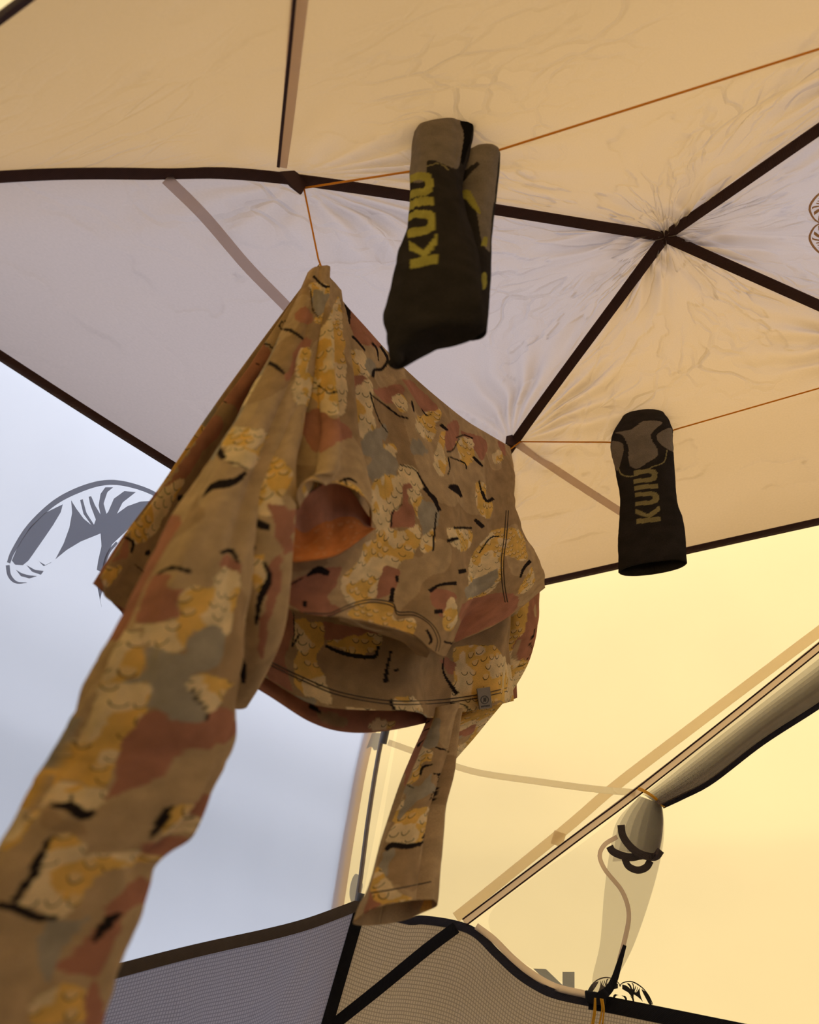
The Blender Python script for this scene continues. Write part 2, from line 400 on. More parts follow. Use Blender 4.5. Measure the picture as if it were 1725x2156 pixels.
# ------------------------------------------------------------------ tent skeleton
N_PX = [(625, 375), (1080, 932), (1933, 736), (2229, -78)]
NODE = [on_height(x, y, 1.10) for x, y in N_PX]
APEX = on_height(1400, 495, 1.18)
RDIR = [unit((n - APEX) * [1, 1, 0]) for n in NODE]
RLEN = [np.linalg.norm((n - APEX)[:2]) for n in NODE]
# ridge profiles: (t, distance from the apex, height over the camera)
PROF = [
    [(0, 0, 1.18), (.5, RLEN[0], 1.10), (.65, .71, 1.035), (.8, .859, .965), (1, 1.061, .836), (1.2, 1.14, .64), (1.5, 1.20, .42), (2, 1.28, -.55)],
    [(0, 0, 1.18), (.5, RLEN[1], 1.10), (.75, .59, 1.025), (1, .746, .941), (1.2, .837, .73), (1.35, .866, .588), (1.5, .88, .442), (1.6, .932, .349), (1.68, .97, .283), (2, 1.45, -.55)],
    [(0, 0, 1.18), (.5, RLEN[2], 1.10), (.75, .54, 1.04), (1, .66, .965), (1.2, .78, .74), (1.5, .88, .44), (2, 1.06, -.55)],
    [(0, 0, 1.18), (.5, RLEN[3], 1.10), (.75, 1.2, .97), (1, 1.9, .80), (1.2, 2.05, .62), (1.5, 2.2, .42), (2, 2.4, -.55)],
]
# the fly's own profile, standing off the inner tent
FPROF = [
    [(0, 0, 1.255), (.5, .54, 1.175), (.75, .85, 1.05), (1, 1.10, .90), (1.2, 1.25, .70), (1.35, 1.31, .55), (1.5, 1.34, .40), (1.75, 1.365, 0), (2, 1.375, -.57)],
    [(0, 0, 1.255), (.5, .43, 1.175), (.75, .62, 1.10), (1, .79, .99), (1.2, .925, .75), (1.35, .965, .60), (1.5, .99, .44), (1.6, 1.03, .31), (1.7, 1.12, .12), (1.85, 1.31, -.2), (2, 1.54, -.57)],
    [(0, 0, 1.255), (.5, .425, 1.175), (.75, .57, 1.11), (1, .71, 1.02), (1.2, .88, .78), (1.5, 1.05, .44), (1.75, 1.12, 0), (2, 1.15, -.57)],
    [(0, 0, 1.255), (.5, .53, 1.175), (.75, 1.22, 1.04), (1, 1.95, .87), (1.2, 2.15, .66), (1.5, 2.32, .42), (1.75, 2.42, 0), (2, 2.46, -.57)],
]
def ridge(i, t, dr=0.0, dz=0.0, prof=None):
    p = np.array((prof or PROF)[i]); t = np.asarray(t, float)
    # smooth profile through the given points
    tt = np.linspace(0, len(p) - 1, 40 * len(p)); q = catmull(p, len(tt))
    q[:, 0] = np.maximum.accumulate(q[:, 0])
    r = np.interp(t, q[:, 0], q[:, 1]); z = np.interp(t, q[:, 0], q[:, 2])
    drr = np.interp(t, [0, .5, 1, 1.5, 2], [0, .01, .05, .08, .08]) * dr
    dzz = np.interp(t, [0, .5, 1, 1.5, 2], [1, 1, .75, .35, 0]) * dz
    P = APEX * [1, 1, 0] + RDIR[i] * (r + drr)[..., None]
    P[..., 2] = z + dzz + CAMZ
    return P

BULGE = {(0, 1): .02, (1, 2): .0, (2, 3): .05, (3, 0): .015}
BULGE2 = {(3, 0): .55}
CEN = np.array([APEX[0], APEX[1], CAMZ])
FLYBULGE = {(0, 1): (.02, .07), (1, 2): (.02, .09)}
def quad_surface(i, j, t0, t1, nt, ns, prof=None):
    t = np.linspace(t0, t1, nt); A = ridge(i, t, prof=prof); B = ridge(j, t, prof=prof)
    s = np.linspace(0, 1, ns)[None, :, None]
    G = A[:, None] * (1 - s) + B[:, None] * s
    o = unit((RDIR[i] + RDIR[j]) * [1, 1, 0]); b1 = BULGE.get((i, j), 0); b2 = BULGE2.get((i, j), b1)
    if prof is not None and (i, j) in FLYBULGE: b1, b2 = FLYBULGE[(i, j)]
    G = G + o * (4 * s * (1 - s)) * np.interp(t, [0, .4, 1, 1.4, 2], [0, .1 * b1, b1, .3 * b1 + .7 * b2, b2])[:, None, None]
    return G, s, t

# ------------------------------------------------------------------ ground, floor
def plate(name, mat, hx, hy, z, cx=0, cy=0, thick=.02, n=24):
    x = np.linspace(cx - hx, cx + hx, n); y = np.linspace(cy - hy, cy + hy, n)
    X, Y = np.meshgrid(x, y); Z = z + .0 * X
    return grid_obj(name, np.stack([X, Y, Z], -1), mat, None)
g = plate('ground', M_GROUND, 14, 14, -.03); tag(g, kind='structure')
# tent floor: a sheet spanning the four corners
fc = [ridge(i, 2.0) for i in range(4)]
s = np.linspace(0, 1, 40)[None, :, None]; t = np.linspace(0, 1, 40)[:, None, None]
FG = (fc[0] * (1 - s) + fc[1] * s) * (1 - t) + (fc[3] * (1 - s) + fc[2] * s) * t
FG[..., 2] = .002 + .006 * fbm(FG[..., 0] * 6, FG[..., 1] * 6)
tag(grid_obj('floor', FG, M_FLOOR), kind='structure')

# ------------------------------------------------------------------ inner canopy
ceiling = tag(empty('ceiling'), kind='structure')
PANEL = {}
for (i, j), res in (((0, 1), 260), ((1, 2), 240), ((2, 3), 120), ((3, 0), 220)):
    G, s_, t_ = quad_surface(i, j, 0.0, 1.0, res, res)
    nrm = grid_normals(G); uv = grid_uv(G)
    S = np.linspace(0, 1, res)[None, :]; T = np.linspace(0, 1, res)[:, None]
    edge = np.clip(np.minimum(np.minimum(S, 1 - S), 1 - T) * 9, 0, 1)
    # broad soft folds, tighter pleats towards the nodes
    w = .010 * (fbm(S * 5 + 3 * i, T * 4 + j, 3) - .5) * T
    for (cs, ct) in ((0, .5), (1, .5), (0, 0)):
        dS = (S - cs) * (.25 + T); dT = T - ct
        rad = np.sqrt(dS ** 2 + dT ** 2) + .02; ang = np.arctan2(dT, dS)
        w = w + .0042 * np.sin(ang * 17 + 5 * fbm(S * 9, T * 9, 2)) * np.exp(-((rad - .14) / .12) ** 2)
    w = w + .0022 * np.sin((S * 26 + 9 * T) + 8 * fbm(S * 4, T * 5 + 9, 2)) * (fbm(S * 6 + 11, T * 6) > .5)
    G = G + nrm * (w * edge)[..., None]
    PANEL[(i, j)] = G
    grid_obj('canopy_panel', G, M_CANOPY, ceiling, uv=uv)
BV = {k: bvh_of(v[::2, ::2]) for k, v in PANEL.items()}

# dark brown binding on the ridges and along the lower edge
def ridge_pts(i, t0, t1, n=40, drop=.004):
    P = ridge(i, np.linspace(t0, t1, n)); return P + unit(CEN + np.array([0, 0, .3]) - P.mean(0)) * drop
for i in range(4):
    ribbon('ridge_binding', ridge_pts(i, .0, 1.0), .0165, M_BIND, ceiling, n=80, thick=.002, toward=CEN)
for k, G in PANEL.items():
    ribbon('edge_binding', G[-1][::4], .0125, M_BIND, ceiling, n=70, thick=.002, toward=CEN)
# seam tapes stitched across the panels
def tape_on(name, bvh, pts, width, mat, parent, lift=.003, n=50, thick=.001):
    P = hits(bvh, [tuple(p) for p in catmull(np.array(pts, float), 30)], lift)
    if len(P) < 3: return None
    return ribbon(name, P, width, mat, parent, n=n, thick=thick)
tape_on('seam_tape', BV[(3, 0)], [(594, 352), (606, 250), (622, 90), (632, -10)], [.013, .017], M_TAPE, ceiling)
tape_on('seam_stitch', BV[(3, 0)], [(586, 352), (596, 250), (612, 90), (621, -10)], .004, M_BIND, ceiling, lift=.005)
tape_on('seam_tape', BV[(0, 1)], [(350, 376), (430, 455), (520, 560), (606, 648), (700, 750)], .015, M_TAPE, ceiling)
tape_on('seam_tape', BV[(1, 2)], [(1086, 932), (1150, 975), (1230, 1028), (1320, 1086), (1372, 1120)], .013, M_TAPE, ceiling)
# loop tabs at the two nodes, hanging in the vertical plane of the drying line
_td = unit((NODE[1] - NODE[0]) * [1, 1, 0]); _tn = np.cross(_td, [0, 0, 1]); _tn = _tn if _tn @ (NODE[0] - EYE) < 0 else -_tn
def tab(pts, off):
    P = []
    for x, y in pts:
        d = ray(x, y); P.append(EYE + d * (((NODE[0] - EYE) @ _tn + off) / (d @ _tn)))
    o = mesh_obj('loop_tab', P, [tuple(range(len(P)))], M_BIND, ceiling, uv=np.array(pts) / 900, smooth=False)
    sm = o.modifiers.new('t', 'SOLIDIFY'); sm.thickness = .003; sm.offset = 0
tab([(588, 362), (618, 360), (632, 370), (646, 386), (634, 409), (612, 392)], .006)
tab([(1068, 918), (1084, 914), (1101, 930), (1080, 938), (1066, 934)], .006)

# ------------------------------------------------------------------ walls of the inner tent
WALL = {}
for (i, j) in ((0, 1), (1, 2), (2, 3), (3, 0)):
    WALL[(i, j)], _, _ = quad_surface(i, j, 1.0, 2.0, 120, 90)
WB = {k: bvh_of(v) for k, v in WALL.items()}
hem_left_px = [(762, 1902), (700, 1926), (640, 1947), (560, 1968), (400, 2004), (230, 2048), (60, 2092), (-150, 2150)]
hem_right_px = [(762, 1904), (800, 1921), (862, 1938), (891, 1937), (953, 1946), (1001, 1964), (1047, 2009), (1089, 2048), (1128, 2074), (1167, 2092), (1229, 2106), (1276, 2114), (1420, 2143), (1600, 2180), (1800, 2222)]
def hem_curve(key, px):
    P = hits(WB[key], [tuple(p) for p in catmull(np.array(px, float), 80)])
    return P
def lower_and_mesh(name, key, hem, n=90):
    i, j = key
    wl = tag(empty(name), kind='structure')
    top = resample(WALL[key][0], n); bot = resample(WALL[key][-1], n); hm = resample(hem, n)
    return wl, top, hm, bot
def sheet(A, B, m, wob=0.0, seed=0):
    t = np.linspace(0, 1, m)[:, None, None]
    G = A[None] * (1 - t) + B[None] * t
    if wob:
        nr = grid_normals(G); S = np.linspace(0, 1, G.shape[1])[None, :]; T = np.linspace(0, 1, m)[:, None]
        w = wob * (fbm(S * 14 + seed, T * 5 + seed, 3) - .5) * np.clip(T * 8, 0, 1) * np.clip(np.minimum(S, 1 - S) * 14, 0, 1)
        G = G + nr * w[..., None]
    return G
# left wall
hemL = hem_curve((0, 1), hem_left_px)                    # runs from ridge 2 towards ridge 1
endL = ridge(0, np.array([1.5]))[0]
corner = ridge(1, np.array([1.5]))[0]
hemL = np.concatenate([[corner], hemL[1:], [hemL[-1] * .5 + endL * .5, endL]])[::-1]
wl, top, hm, bot = lower_and_mesh('wall_left', (0, 1), hemL)
grid_obj('mesh_panel', sheet(top, hm, 40), M_MESH, wl)
GL = sheet(hm, bot, 70, .05, 3)
grid_obj('ripstop_panel', GL, M_RIP, wl)
ribbon('hem_binding', hm + unit(EYE - hm.mean(0)) * .004, .017, M_HEM, wl, n=90, thick=.002)
# right wall: fixed mesh between the canopy edge and the door seam
wr = tag(empty('wall_right'), kind='structure')
hemR = hem_curve((1, 2), hem_right_px)
endR = ridge(2, np.array([1.62]))[0]
hemR = np.concatenate([[corner], hemR[1:], [hemR[-1] * .5 + endR * .5, endR]])
seam_px = [(775, 1912), (862, 1938), (930, 1945), (980, 1942), (1060, 1880), (1200, 1774), (1340, 1668), (1460, 1575), (1600, 1464), (1725, 1362), (1850, 1262), (2000, 1145)]
seamP = hits(WB[(1, 2)], [tuple(p) for p in catmull(np.array(seam_px, float), 90)])
topR = WALL[(1, 2)][0]; kx = int(.86 * len(topR))
grid_obj('mesh_panel', sheet(resample(topR[:kx], 90), resample(seamP, 90), 40), M_MESH, wr)
GR = sheet(resample(hemR, 110), resample(WALL[(1, 2)][-1], 110), 70, .05, 8)
grid_obj('ripstop_panel', GR, M_RIP, wr)
hR = resample(hemR, 160) + unit(EYE - hemR.mean(0)) * .004
k0 = int(np.argmin(np.abs(project(hR)[:, 0] - 1245)))
ribbon('hem_binding', hR[:k0 + 1], .013, M_HEMDARK, wr, n=90, thick=.002)
ribbon('door_sill_binding', hR[k0:], .021, M_BLACK, wr, n=60, thick=.003)
BR = WB[(1, 2)]
tape_on('door_seam', BR, [(978, 1942), (1060, 1880), (1200, 1774), (1340, 1668), (1460, 1575), (1600, 1464), (1725, 1362), (1850, 1262), (1990, 1150)], .0125, M_TAPE, wr, lift=.004, n=70)
for dx, dy in ((-4, -6), (4, 6)):
    tape_on('seam_stitch', BR, [(978 + dx, 1942 + dy), (1200 + dx, 1774 + dy), (1342 + dx, 1668 + dy), (1600 + dx, 1464 + dy), (1850 + dx, 1262 + dy), (1990 + dx, 1150 + dy)], .0022, M_BIND, wr, lift=.006, n=70)
tape_on('seam_tape', BR, [(818, 1563), (900, 1592), (1000, 1625), (1130, 1645), (1250, 1661), (1338, 1669)], .0105, M_CREAMTAPE, wr, lift=.003)
tape_on('door_edge_tape', BR, [(1003, 1950), (1040, 1978), (1080, 2018), (1120, 2050), (1170, 2078), (1235, 2094)], .010, M_TAPE, wr, lift=.006)
BGR = bvh_of(GR)
tape_on('webbing_strap', BGR, [(970, 1946), (900, 1998), (800, 2080), (700, 2160), (640, 2210)], .0175, M_BLACK, wr, lift=.006, n=40, thick=.003)
_c0, _c1 = corner, ridge(1, np.array([2.0]))[0]
ribbon('webbing_strap', np.array([_c0 + (_c1 - _c0) * q + unit(EYE - _c0) * .010 for q in np.linspace(0, .95, 12)]), .019, M_BLACK, wr, n=40, thick=.003)
for a, b, hh in (('wall_back', (2, 3), .44), ('wall_front', (3, 0), .42)):
    wk = tag(empty(a), kind='structure')
    i, j = b
    hm2 = np.linspace(0, 1, 60)[:, None] * (ridge(j, np.array([1.5])) - ridge(i, np.array([1.5]))) + ridge(i, np.array([1.5]))
    grid_obj('mesh_panel', sheet(resample(WALL[b][0], 60), hm2, 24), M_MESH, wk)
    grid_obj('ripstop_panel', sheet(hm2, resample(WALL[b][-1], 60), 40, .05, 5), M_RIP, wk)
    ribbon('hem_binding', hm2, .017, M_HEM, wk, n=60)

# ------------------------------------------------------------------ outer fly: grey and orange panels in turn
fly = tag(empty('tent_fly'), 'outer tent fly of alternating pale grey and orange fabric panels with ram head logos', 'tent fly')
FLY = {}
for (i, j), mt in (((0, 1), M_FLYG), ((1, 2), M_FLYO), ((2, 3), M_FLYG), ((3, 0), M_FLYO)):
    G, s_, t_ = quad_surface(i, j, 0.0, 2.0, 160, 80, prof=FPROF)
    S = np.linspace(0, 1, 80)[None, :]; T = np.linspace(0, 1, 160)[:, None]
    edge = np.clip(np.minimum(S, 1 - S) * 10, 0, 1)
    G = G + grid_normals(G) * (.012 * (fbm(S * 7 + i, T * 4 + j, 3) - .5) * edge)[..., None]
    FLY[(i, j)] = G
    grid_obj('grey_fly_panel' if mt is M_FLYG else 'orange_fly_panel', G, mt, fly)
FB = {k: bvh_of(v) for k, v in FLY.items()}

# ------------------------------------------------------------------ poles
for (i, j) in ((0, 2), (1, 3)):
    a = ridge(i, np.linspace(1.95, 0, 70), .25, .03); b = ridge(j, np.linspace(0, 1.95, 70), .25, .03)[1:]
    P = np.concatenate([a, b]); P[:, 2] = np.maximum(P[:, 2], .006)
    if i == 1: P[60:80, 2] += .009
    po = tube('tent_pole', P, .0042, M_POLE, None, n=140, k=10, straight=True)
    tag(po, 'brown pole arching over the tent through the corner beside the grey fly' if i == 1 else 'brown pole arching over the tent under the grey and orange fly seam', 'tent pole')

# ------------------------------------------------------------------ fly details: logos, seam band
def flat_on(name, polys, bvh, mat, parent, lift=.004):
    """flat print made of outlines laid on a fabric surface"""
    bm = bmesh.new()
    for poly in polys:
        P = hits(bvh, poly, lift)
        if len(P) < 3: continue
        vs = [bm.verts.new(tuple(p)) for p in P]
        try: bm.faces.new(vs)
        except ValueError: pass
    bmesh.ops.triangulate(bm, faces=bm.faces[:])
    me = bpy.data.meshes.new(name); bm.to_mesh(me); bm.free(); me.materials.append(mat)
    o = link(bpy.data.objects.new(name, me), parent)
    sm_ = o.modifiers.new('ink', 'SOLIDIFY'); sm_.thickness = .0005; sm_.offset = 0
    return o

def smooth_poly(pts, n=None):
    return [tuple(p) for p in catmull(np.array(pts, float), n or 5 * len(pts), closed=True)]
def stroke(pts, w0, w1=None, wm=None):
    """outline of a tapered brush stroke"""
    P = catmull(np.array(pts, float), 8 * len(pts)); T = np.gradient(P, axis=0); T /= np.linalg.norm(T, axis=1, keepdims=True) + 1e-9
    N = np.stack([-T[:, 1], T[:, 0]], -1); m = len(P)
    w1 = w0 if w1 is None else w1; wm = (w0 + w1) / 2 if wm is None else wm
    w = np.interp(np.linspace(0, 1, m), [0, .5, 1], [w0, wm, w1])[:, None] / 2
    return [tuple(p) for p in np.concatenate([P + N * w, (P - N * w)[::-1]])]

# the ram head: one horn traced, the other its mirror image (logo coordinates of the large print)
HORN = [
    stroke([(18, 1185), (28, 1160), (60, 1110), (110, 1062), (160, 1034), (215, 1017), (265, 1019), (325, 1040), (360, 1075)], 7, 8, 12),          # outer rim
    [(25, 1180), (38, 1150), (62, 1112), (95, 1080), (132, 1062), (128, 1078), (112, 1105), (88, 1140), (60, 1180), (48, 1190), (32, 1189)],        # broad tip blade
    stroke([(16, 1190), (20, 1212), (34, 1226), (56, 1227)], 8, 1, 7),
    [(34, 1200), (44, 1213), (62, 1218), (78, 1213), (60, 1211), (46, 1207)], [(56, 1190), (68, 1204), (86, 1210), (92, 1202), (74, 1200)], [(82, 1182), (92, 1192), (108, 1184), (96, 1190)],
    [(150, 1054), (152, 1080), (146, 1112), (134, 1145), (117, 1177), (140, 1158), (170, 1140), (212, 1123), (214, 1150), (207, 1180), (204, 1200), (216, 1205), (222, 1178), (236, 1146), (268, 1116), (330, 1095), (330, 1054), (296, 1056), (268, 1066), (246, 1082), (258, 1058), (286, 1036), (262, 1034), (240, 1050), (228, 1078), (224, 1082), (218, 1060), (226, 1036), (238, 1026), (222, 1026), (212, 1040), (208, 1064), (212, 1084), (200, 1064), (192, 1045), (187, 1046), (190, 1062), (202, 1094), (198, 1105), (182, 1080), (174, 1051), (169, 1053), (176, 1082), (193, 1106), (176, 1092), (160, 1070)],
    [(208, 1210), (206, 1240), (214, 1278), (211, 1262), (216, 1240), (222, 1215)],
    stroke([(246, 1142), (228, 1165), (219, 1195), (222, 1225), (240, 1250)], 5, 2, 6),
    [(300, 1150), (284, 1165), (278, 1190), (290, 1214), (312, 1230), (340, 1232), (318, 1216), (304, 1196), (302, 1176), (318, 1160), (340, 1154)],
    [(246, 1270), (262, 1262), (276, 1275), (280, 1300), (266, 1330), (262, 1300)],
]
LOGO_AX = 352.0     # mirror axis of the head
def ram_logo(xf, mirror=True, both=True):
    out = []
    for p in HORN:
        out.append([xf(x, y) for x, y in p])
        if both: out.append([xf(2 * LOGO_AX - x, y) for x, y in reversed(p)])
    return out
flat_on('grey_ram_logo', ram_logo(lambda x, y: (x, y)), FB[(0, 1)], M_LOGOG, fly, lift=.006)
# small logo with the brand lettering on the orange panel, seen from behind through the open door
def small(x, y):
    u = (x - LOGO_AX) / 340.0; v = (y - 1017) / 260.0
    cx, cy = 1306, 2063
    return (cx + 70 * u, cy + 62 * v + 14 * u * .9)
flat_on('black_ram_logo', ram_logo(small), FB[(1, 2)], M_LOGOK, fly, lift=.006)
def klet(pts, ox, w):   # mirrored letters: x runs to the left
    return [(ox - w * a, 2044 + 4 - 5 * 0 + 46 * b + (1 - 0) * 0) for a, b in pts]
K_ = [[(0, 0), (.42, 0), (.42, 1), (0, 1)], [(.42, .50), (1.0, -.10), (1.45, -.12), (.78, .55), (1.5, 1.0), (1.0, 1.0), (.42, .66)]]
U_ = [[(0, 0), (.4, 0), (.4, .62), (.5, .74), (.7, .74), (.8, .62), (.8, 0), (1.2, 0), (1.2, .7), (.95, 1), (.25, 1), (0, .7)]]
I_ = [[(0, 0), (.42, 0), (.42, 1), (0, 1)]]
lets = []
for L_, ox in ((K_, 1210), (U_, 1118), (I_, 1040), (U_, 1002)):
    for p in L_: lets.append([(ox - 60 * a, 2046 + (ox - 1210) * .07 * -1 * -1 + 56 * b) for a, b in p])
flat_on('grey_lettering', lets, FB[(1, 2)], M_LOGOG, fly, lift=.006)
# logo on the grey canopy panel, cut by the picture's edge
def tilt(x, y):
    u = (x - LOGO_AX) / 340.0; v = (y - 1017) / 260.0
    return (1706 + 120 * v, 470 - 88 * u)
flat_on('tan_ram_logo', ram_logo(tilt), BV[(2, 3)], M_LOGOT, ceiling, lift=.004)
# seam band of the fly beside the corner pole and the strap on the orange panel
_fs = ridge(1, np.linspace(.9, 1.7, 30), prof=FPROF); ribbon('fly_seam_band', _fs + unit(EYE - _fs.mean(0)) * .006, .022, M_TAPE, fly, n=50)
M_TABG = simple('pale_grey_tab', (.62, .63, .68), .8, trans=.9)
flat_on('reinforcement_patch', [smooth_poly([(770, 1548), (806, 1545), (804, 1568), (790, 1580), (782, 1572), (770, 1575)])], FB[(1, 2)], M_TABG, fly, lift=.012)
flat_on('reinforcement_patch', [smooth_poly([(752, 1840), (764, 1862), (756, 1892), (742, 1902), (736, 1880), (742, 1850)])], FB[(1, 2)], M_TABG, fly, lift=.012)
M_STRAP = webbing('tan_strap', (.86, .78, .66), trans=.9)
tape_on('fly_strap', FB[(1, 2)], [(960, 1932), (1060, 1852), (1200, 1738), (1300, 1652), (1460, 1530), (1600, 1424), (1725, 1330), (1860, 1232), (2000, 1130)], .0165, M_STRAP, fly, lift=.008, n=60)
tape_on('strap_loop', FB[(1, 2)], [(1180, 1752), (1176, 1766), (1172, 1780)], .02, M_STRAP, fly, lift=.012, n=10)

# pole clips on the corner
for (x, y) in ((811, 1566), (758, 1900)):
    P0 = ridge(1, np.array([1.18 if y < 1700 else 1.48, 1.22 if y < 1700 else 1.53]), .1, .01)
    c = tube('pole_clip', P0, .0062, M_CLIP, wr, n=6, k=10, straight=True)
c = tape_on('clip_strap', BR, [(738, 1906), (762, 1903), (772, 1900)], .012, M_BLACK, wl, lift=.006, n=8)

# ------------------------------------------------------------------ gathered mesh door
door = tag(empty('door_1'), kind='structure')
def wall_pt(x, y, lift): return hit(BR, x, y, lift)
def wall_net(rows, m, n, lifts):
    G = np.array([[wall_pt(x, y, lifts[r][c] if isinstance(lifts[r], (list, tuple)) else lifts[r]) for c, (x, y) in enumerate(row)] for r, row in enumerate(rows)])
    return catmull(catmull(G, m, 0), n, 1)
# rolled bundle above the tie: nested sheets
for k in range(7):
    a0 = (0, .12, .26, .36, .46, .56, .66)[k]
    rows = []
    for (tx, ty), (bx, by) in (((1990, 1160), (1990, 1300)), ((1850, 1268), (1850, 1395)), ((1725, 1372), (1725, 1482)), ((1600, 1472), (1606, 1560)), ((1480, 1566), (1500, 1642)), ((1400, 1634), (1440, 1674)), ((1352, 1672), (1392, 1696))):
        rows.append([(tx + (bx - tx) * q, ty + (by - ty) * q) for q in np.linspace(a0, 1, 6)])
    lf = [.008 + .0045 * k + (.012 + .006 * k) * math.sin(math.pi * q) for q in np.linspace(0, 1, 6)]
    G = wall_net(rows, 80, 40, [lf] * 7)
    S = np.linspace(0, 1, 40)[None, :]; T = np.linspace(0, 1, 80)[:, None]
    G = G + grid_normals(G) * (.0010 * np.sin(S * (11 + 4 * k) + k + 2 * T))[..., None]
    grid_obj('gathered_mesh', G, M_DOORMESH, door)
tape_on('door_edge_tape', BR, [(1990, 1303), (1850, 1398), (1725, 1486), (1606, 1563), (1500, 1644), (1440, 1676), (1395, 1697)], .008, M_HEMDARK, door, lift=.045, n=40)
# skirt below the tie: one wide sheet and the bunched roll
R_ = [(1392, 1692), (1398, 1745), (1390, 1810), (1366, 1900), (1330, 2000), (1290, 2070), (1262, 2096)]
Lf = [(1348, 1676), (1290, 1725), (1220, 1780), (1120, 1850), (1030, 1930), (1080, 2012), (1236, 2092)]
for k in range(7):
    if k == 0: ra, la = R_, Lf
    elif k == 1: ra, la = R_, [tuple(np.array(r) + (np.array(l) - np.array(r)) * f) for l, r, f in zip(Lf, R_, (1, .9, .62, .38, .22, .2, .4))]
    else:
        f0 = (0, 0, 1.0, .86, .7, .52, .36)[k]
        ra = [(1392, 1692), (1396, 1722), (1394, 1760), (1386, 1800 + 4 * (k % 3))]
        la = [tuple(np.array(r) + (np.array(l) - np.array(r)) * f0) for l, r in zip([(1346, 1676), (1318, 1712), (1300, 1750), (1290, 1790 + 12 * (k % 3))], ra)]
    rows = [[tuple(np.array(l) * (1 - q) + np.array(r) * q) for q in np.linspace(0, 1, 7)] for l, r in zip(la, ra)]
    G = wall_net(rows, 70, 70, [[.006 + .012 * q + .0045 * k for q in np.linspace(0, 1, 7)]] * len(rows))
    S = np.linspace(0, 1, 70)[None, :]; T = np.linspace(0, 1, 70)[:, None]
    G = G + grid_normals(G) * (.004 * np.sin(S * (30 + 7 * k) + 3 * T + k) * (np.exp(-T * 2.0) if k < 2 else .5) * S)[..., None]
    grid_obj('gathered_mesh' if k > 1 else 'door_mesh', G, M_MESH if k == 0 else M_DOORMESH, door)
for nm, pts, w, mt, lf in (
    ('door_edge_tape', [(1308, 1737), (1312, 1760), (1328, 1783), (1351, 1799), (1379, 1804), (1392, 1790)], .011, M_HEM, .036),
    ('door_edge_tape', [(1284, 1782), (1290, 1792), (1306, 1800), (1328, 1805), (1350, 1801)], .011, M_HEM, .030),
    ('door_edge_tape', [(1316, 1808), (1324, 1824), (1343, 1832), (1361, 1826), (1370, 1812)], .010, M_HEM, .028),
    ('door_edge_tape', [(1300, 1762), (1274, 1778), (1263, 1801), (1273, 1829), (1294, 1855), (1310, 1876), (1322, 1907), (1324, 1938), (1315, 1982), (1304, 2023)], .0065, M_TAPE, .02),
    ('door_zip_tape', [(1316, 1990), (1304, 2030), (1294, 2062), (1281, 2085), (1262, 2100)], [.005, .013], M_BLACK, .03)):
    tape_on(nm, BR, pts, w, mt, door, lift=lf, n=40)
bk = np.array([wall_pt(x, y, l) for l in (.008, .03) for x, y in ((1231, 2084), (1276, 2092), (1276, 2118), (1234, 2112))])
zb = mesh_obj('zip_garage', bk, [(0, 1, 2, 3), (7, 6, 5, 4), (0, 4, 5, 1), (1, 5, 6, 2), (2, 6, 7, 3), (3, 7, 4, 0)], M_BLACK, door, uv=np.zeros((8, 2)), smooth=False)
bv = zb.modifiers.new('b', 'BEVEL'); bv.width = .003; bv.segments = 2
tie = empty('door_tie'); tag(tie, 'thin yellow cord knotted round the gathered mesh door', 'cord')
tube('cord_loop', [wall_pt(1344, 1662, .01), wall_pt(1352, 1665, .04), wall_pt(1372, 1676, .06), wall_pt(1388, 1690, .05), wall_pt(1390, 1692, .02)], .0013, M_CORD, tie, n=30)
tube('cord_loop', [wall_pt(1346, 1659, .01), wall_pt(1356, 1663, .04), wall_pt(1376, 1676, .06), wall_pt(1389, 1688, .05), wall_pt(1391, 1691, .02)], .0012, M_CORD, tie, n=30)
tube('cord_tail', [wall_pt(1388, 1689, .05), wall_pt(1394, 1696, .05), wall_pt(1400, 1699, .048)], .0010, M_CORD, tie, n=12)
zp = empty('zip_pull'); tag(zp, 'pair of looped yellow pull cords hanging at the foot of the mesh door', 'zip pull')
for pts in ([(1253, 2101), (1251, 2130), (1246, 2160), (1240, 2200)], [(1254, 2101), (1254, 2130), (1249, 2160), (1243, 2200)], [(1265, 2102), (1268, 2125), (1262, 2160), (1258, 2200)], [(1269, 2103), (1272, 2125), (1270, 2150), (1263, 2200)]):
    tube('cord_strand', [wall_pt(x, y, .04) for x, y in pts], .0012, M_CORD, zp, n=24)

# ------------------------------------------------------------------ drying lines
def vplane(a, b):
    d = unit((b - a) * [1, 1, 0]); n = np.cross(d, [0, 0, 1])
    if n @ (a - EYE) > 0: n = -n           # towards the camera
    return a, n
def on_plane(pl, px, py, off=0.0):
    a, n = pl; d = ray(px, py); t = ((a - EYE) @ n + off) / (d @ n); return EYE + d * t
T1 = hit(BV[(0, 1)], 640, 396, .012); T2 = hit(BV[(1, 2)], 1096, 930, .012)
PL12 = vplane(NODE[0], NODE[1]); PL23 = vplane(NODE[1], NODE[2]); PL14 = vplane(NODE[0], NODE[3])
SL = on_plane(PL12, 672, 553); SR = on_plane(PL12, 1072, 944)
topline = [(672, 556), (720, 640), (790, 716), (860, 786), (930, 850), (1000, 902), (1072, 944)]
ln = tube('drying_line', [T1, T1 * .5 + SL * .5, SL] + [on_plane(PL12, x, y + 4) for x, y in topline[1:]] + [T2], .0012, M_CORD2, None, n=60, straight=True)
tag(ln, 'yellow cord carrying the camouflage shirt between two canopy loops', 'cord')
k23 = on_plane(PL23, 1350, 936)
ln2 = tube('drying_line', [T2, on_plane(PL23, 1285, 931), k23, on_plane(PL23, 1416, 906), NODE[2] + [0, 0, -.02]], .0012, M_CORD2, None, n=40, straight=True)
tag(ln2, 'thin yellow cord carrying the black sock below the orange canopy panel', 'cord')
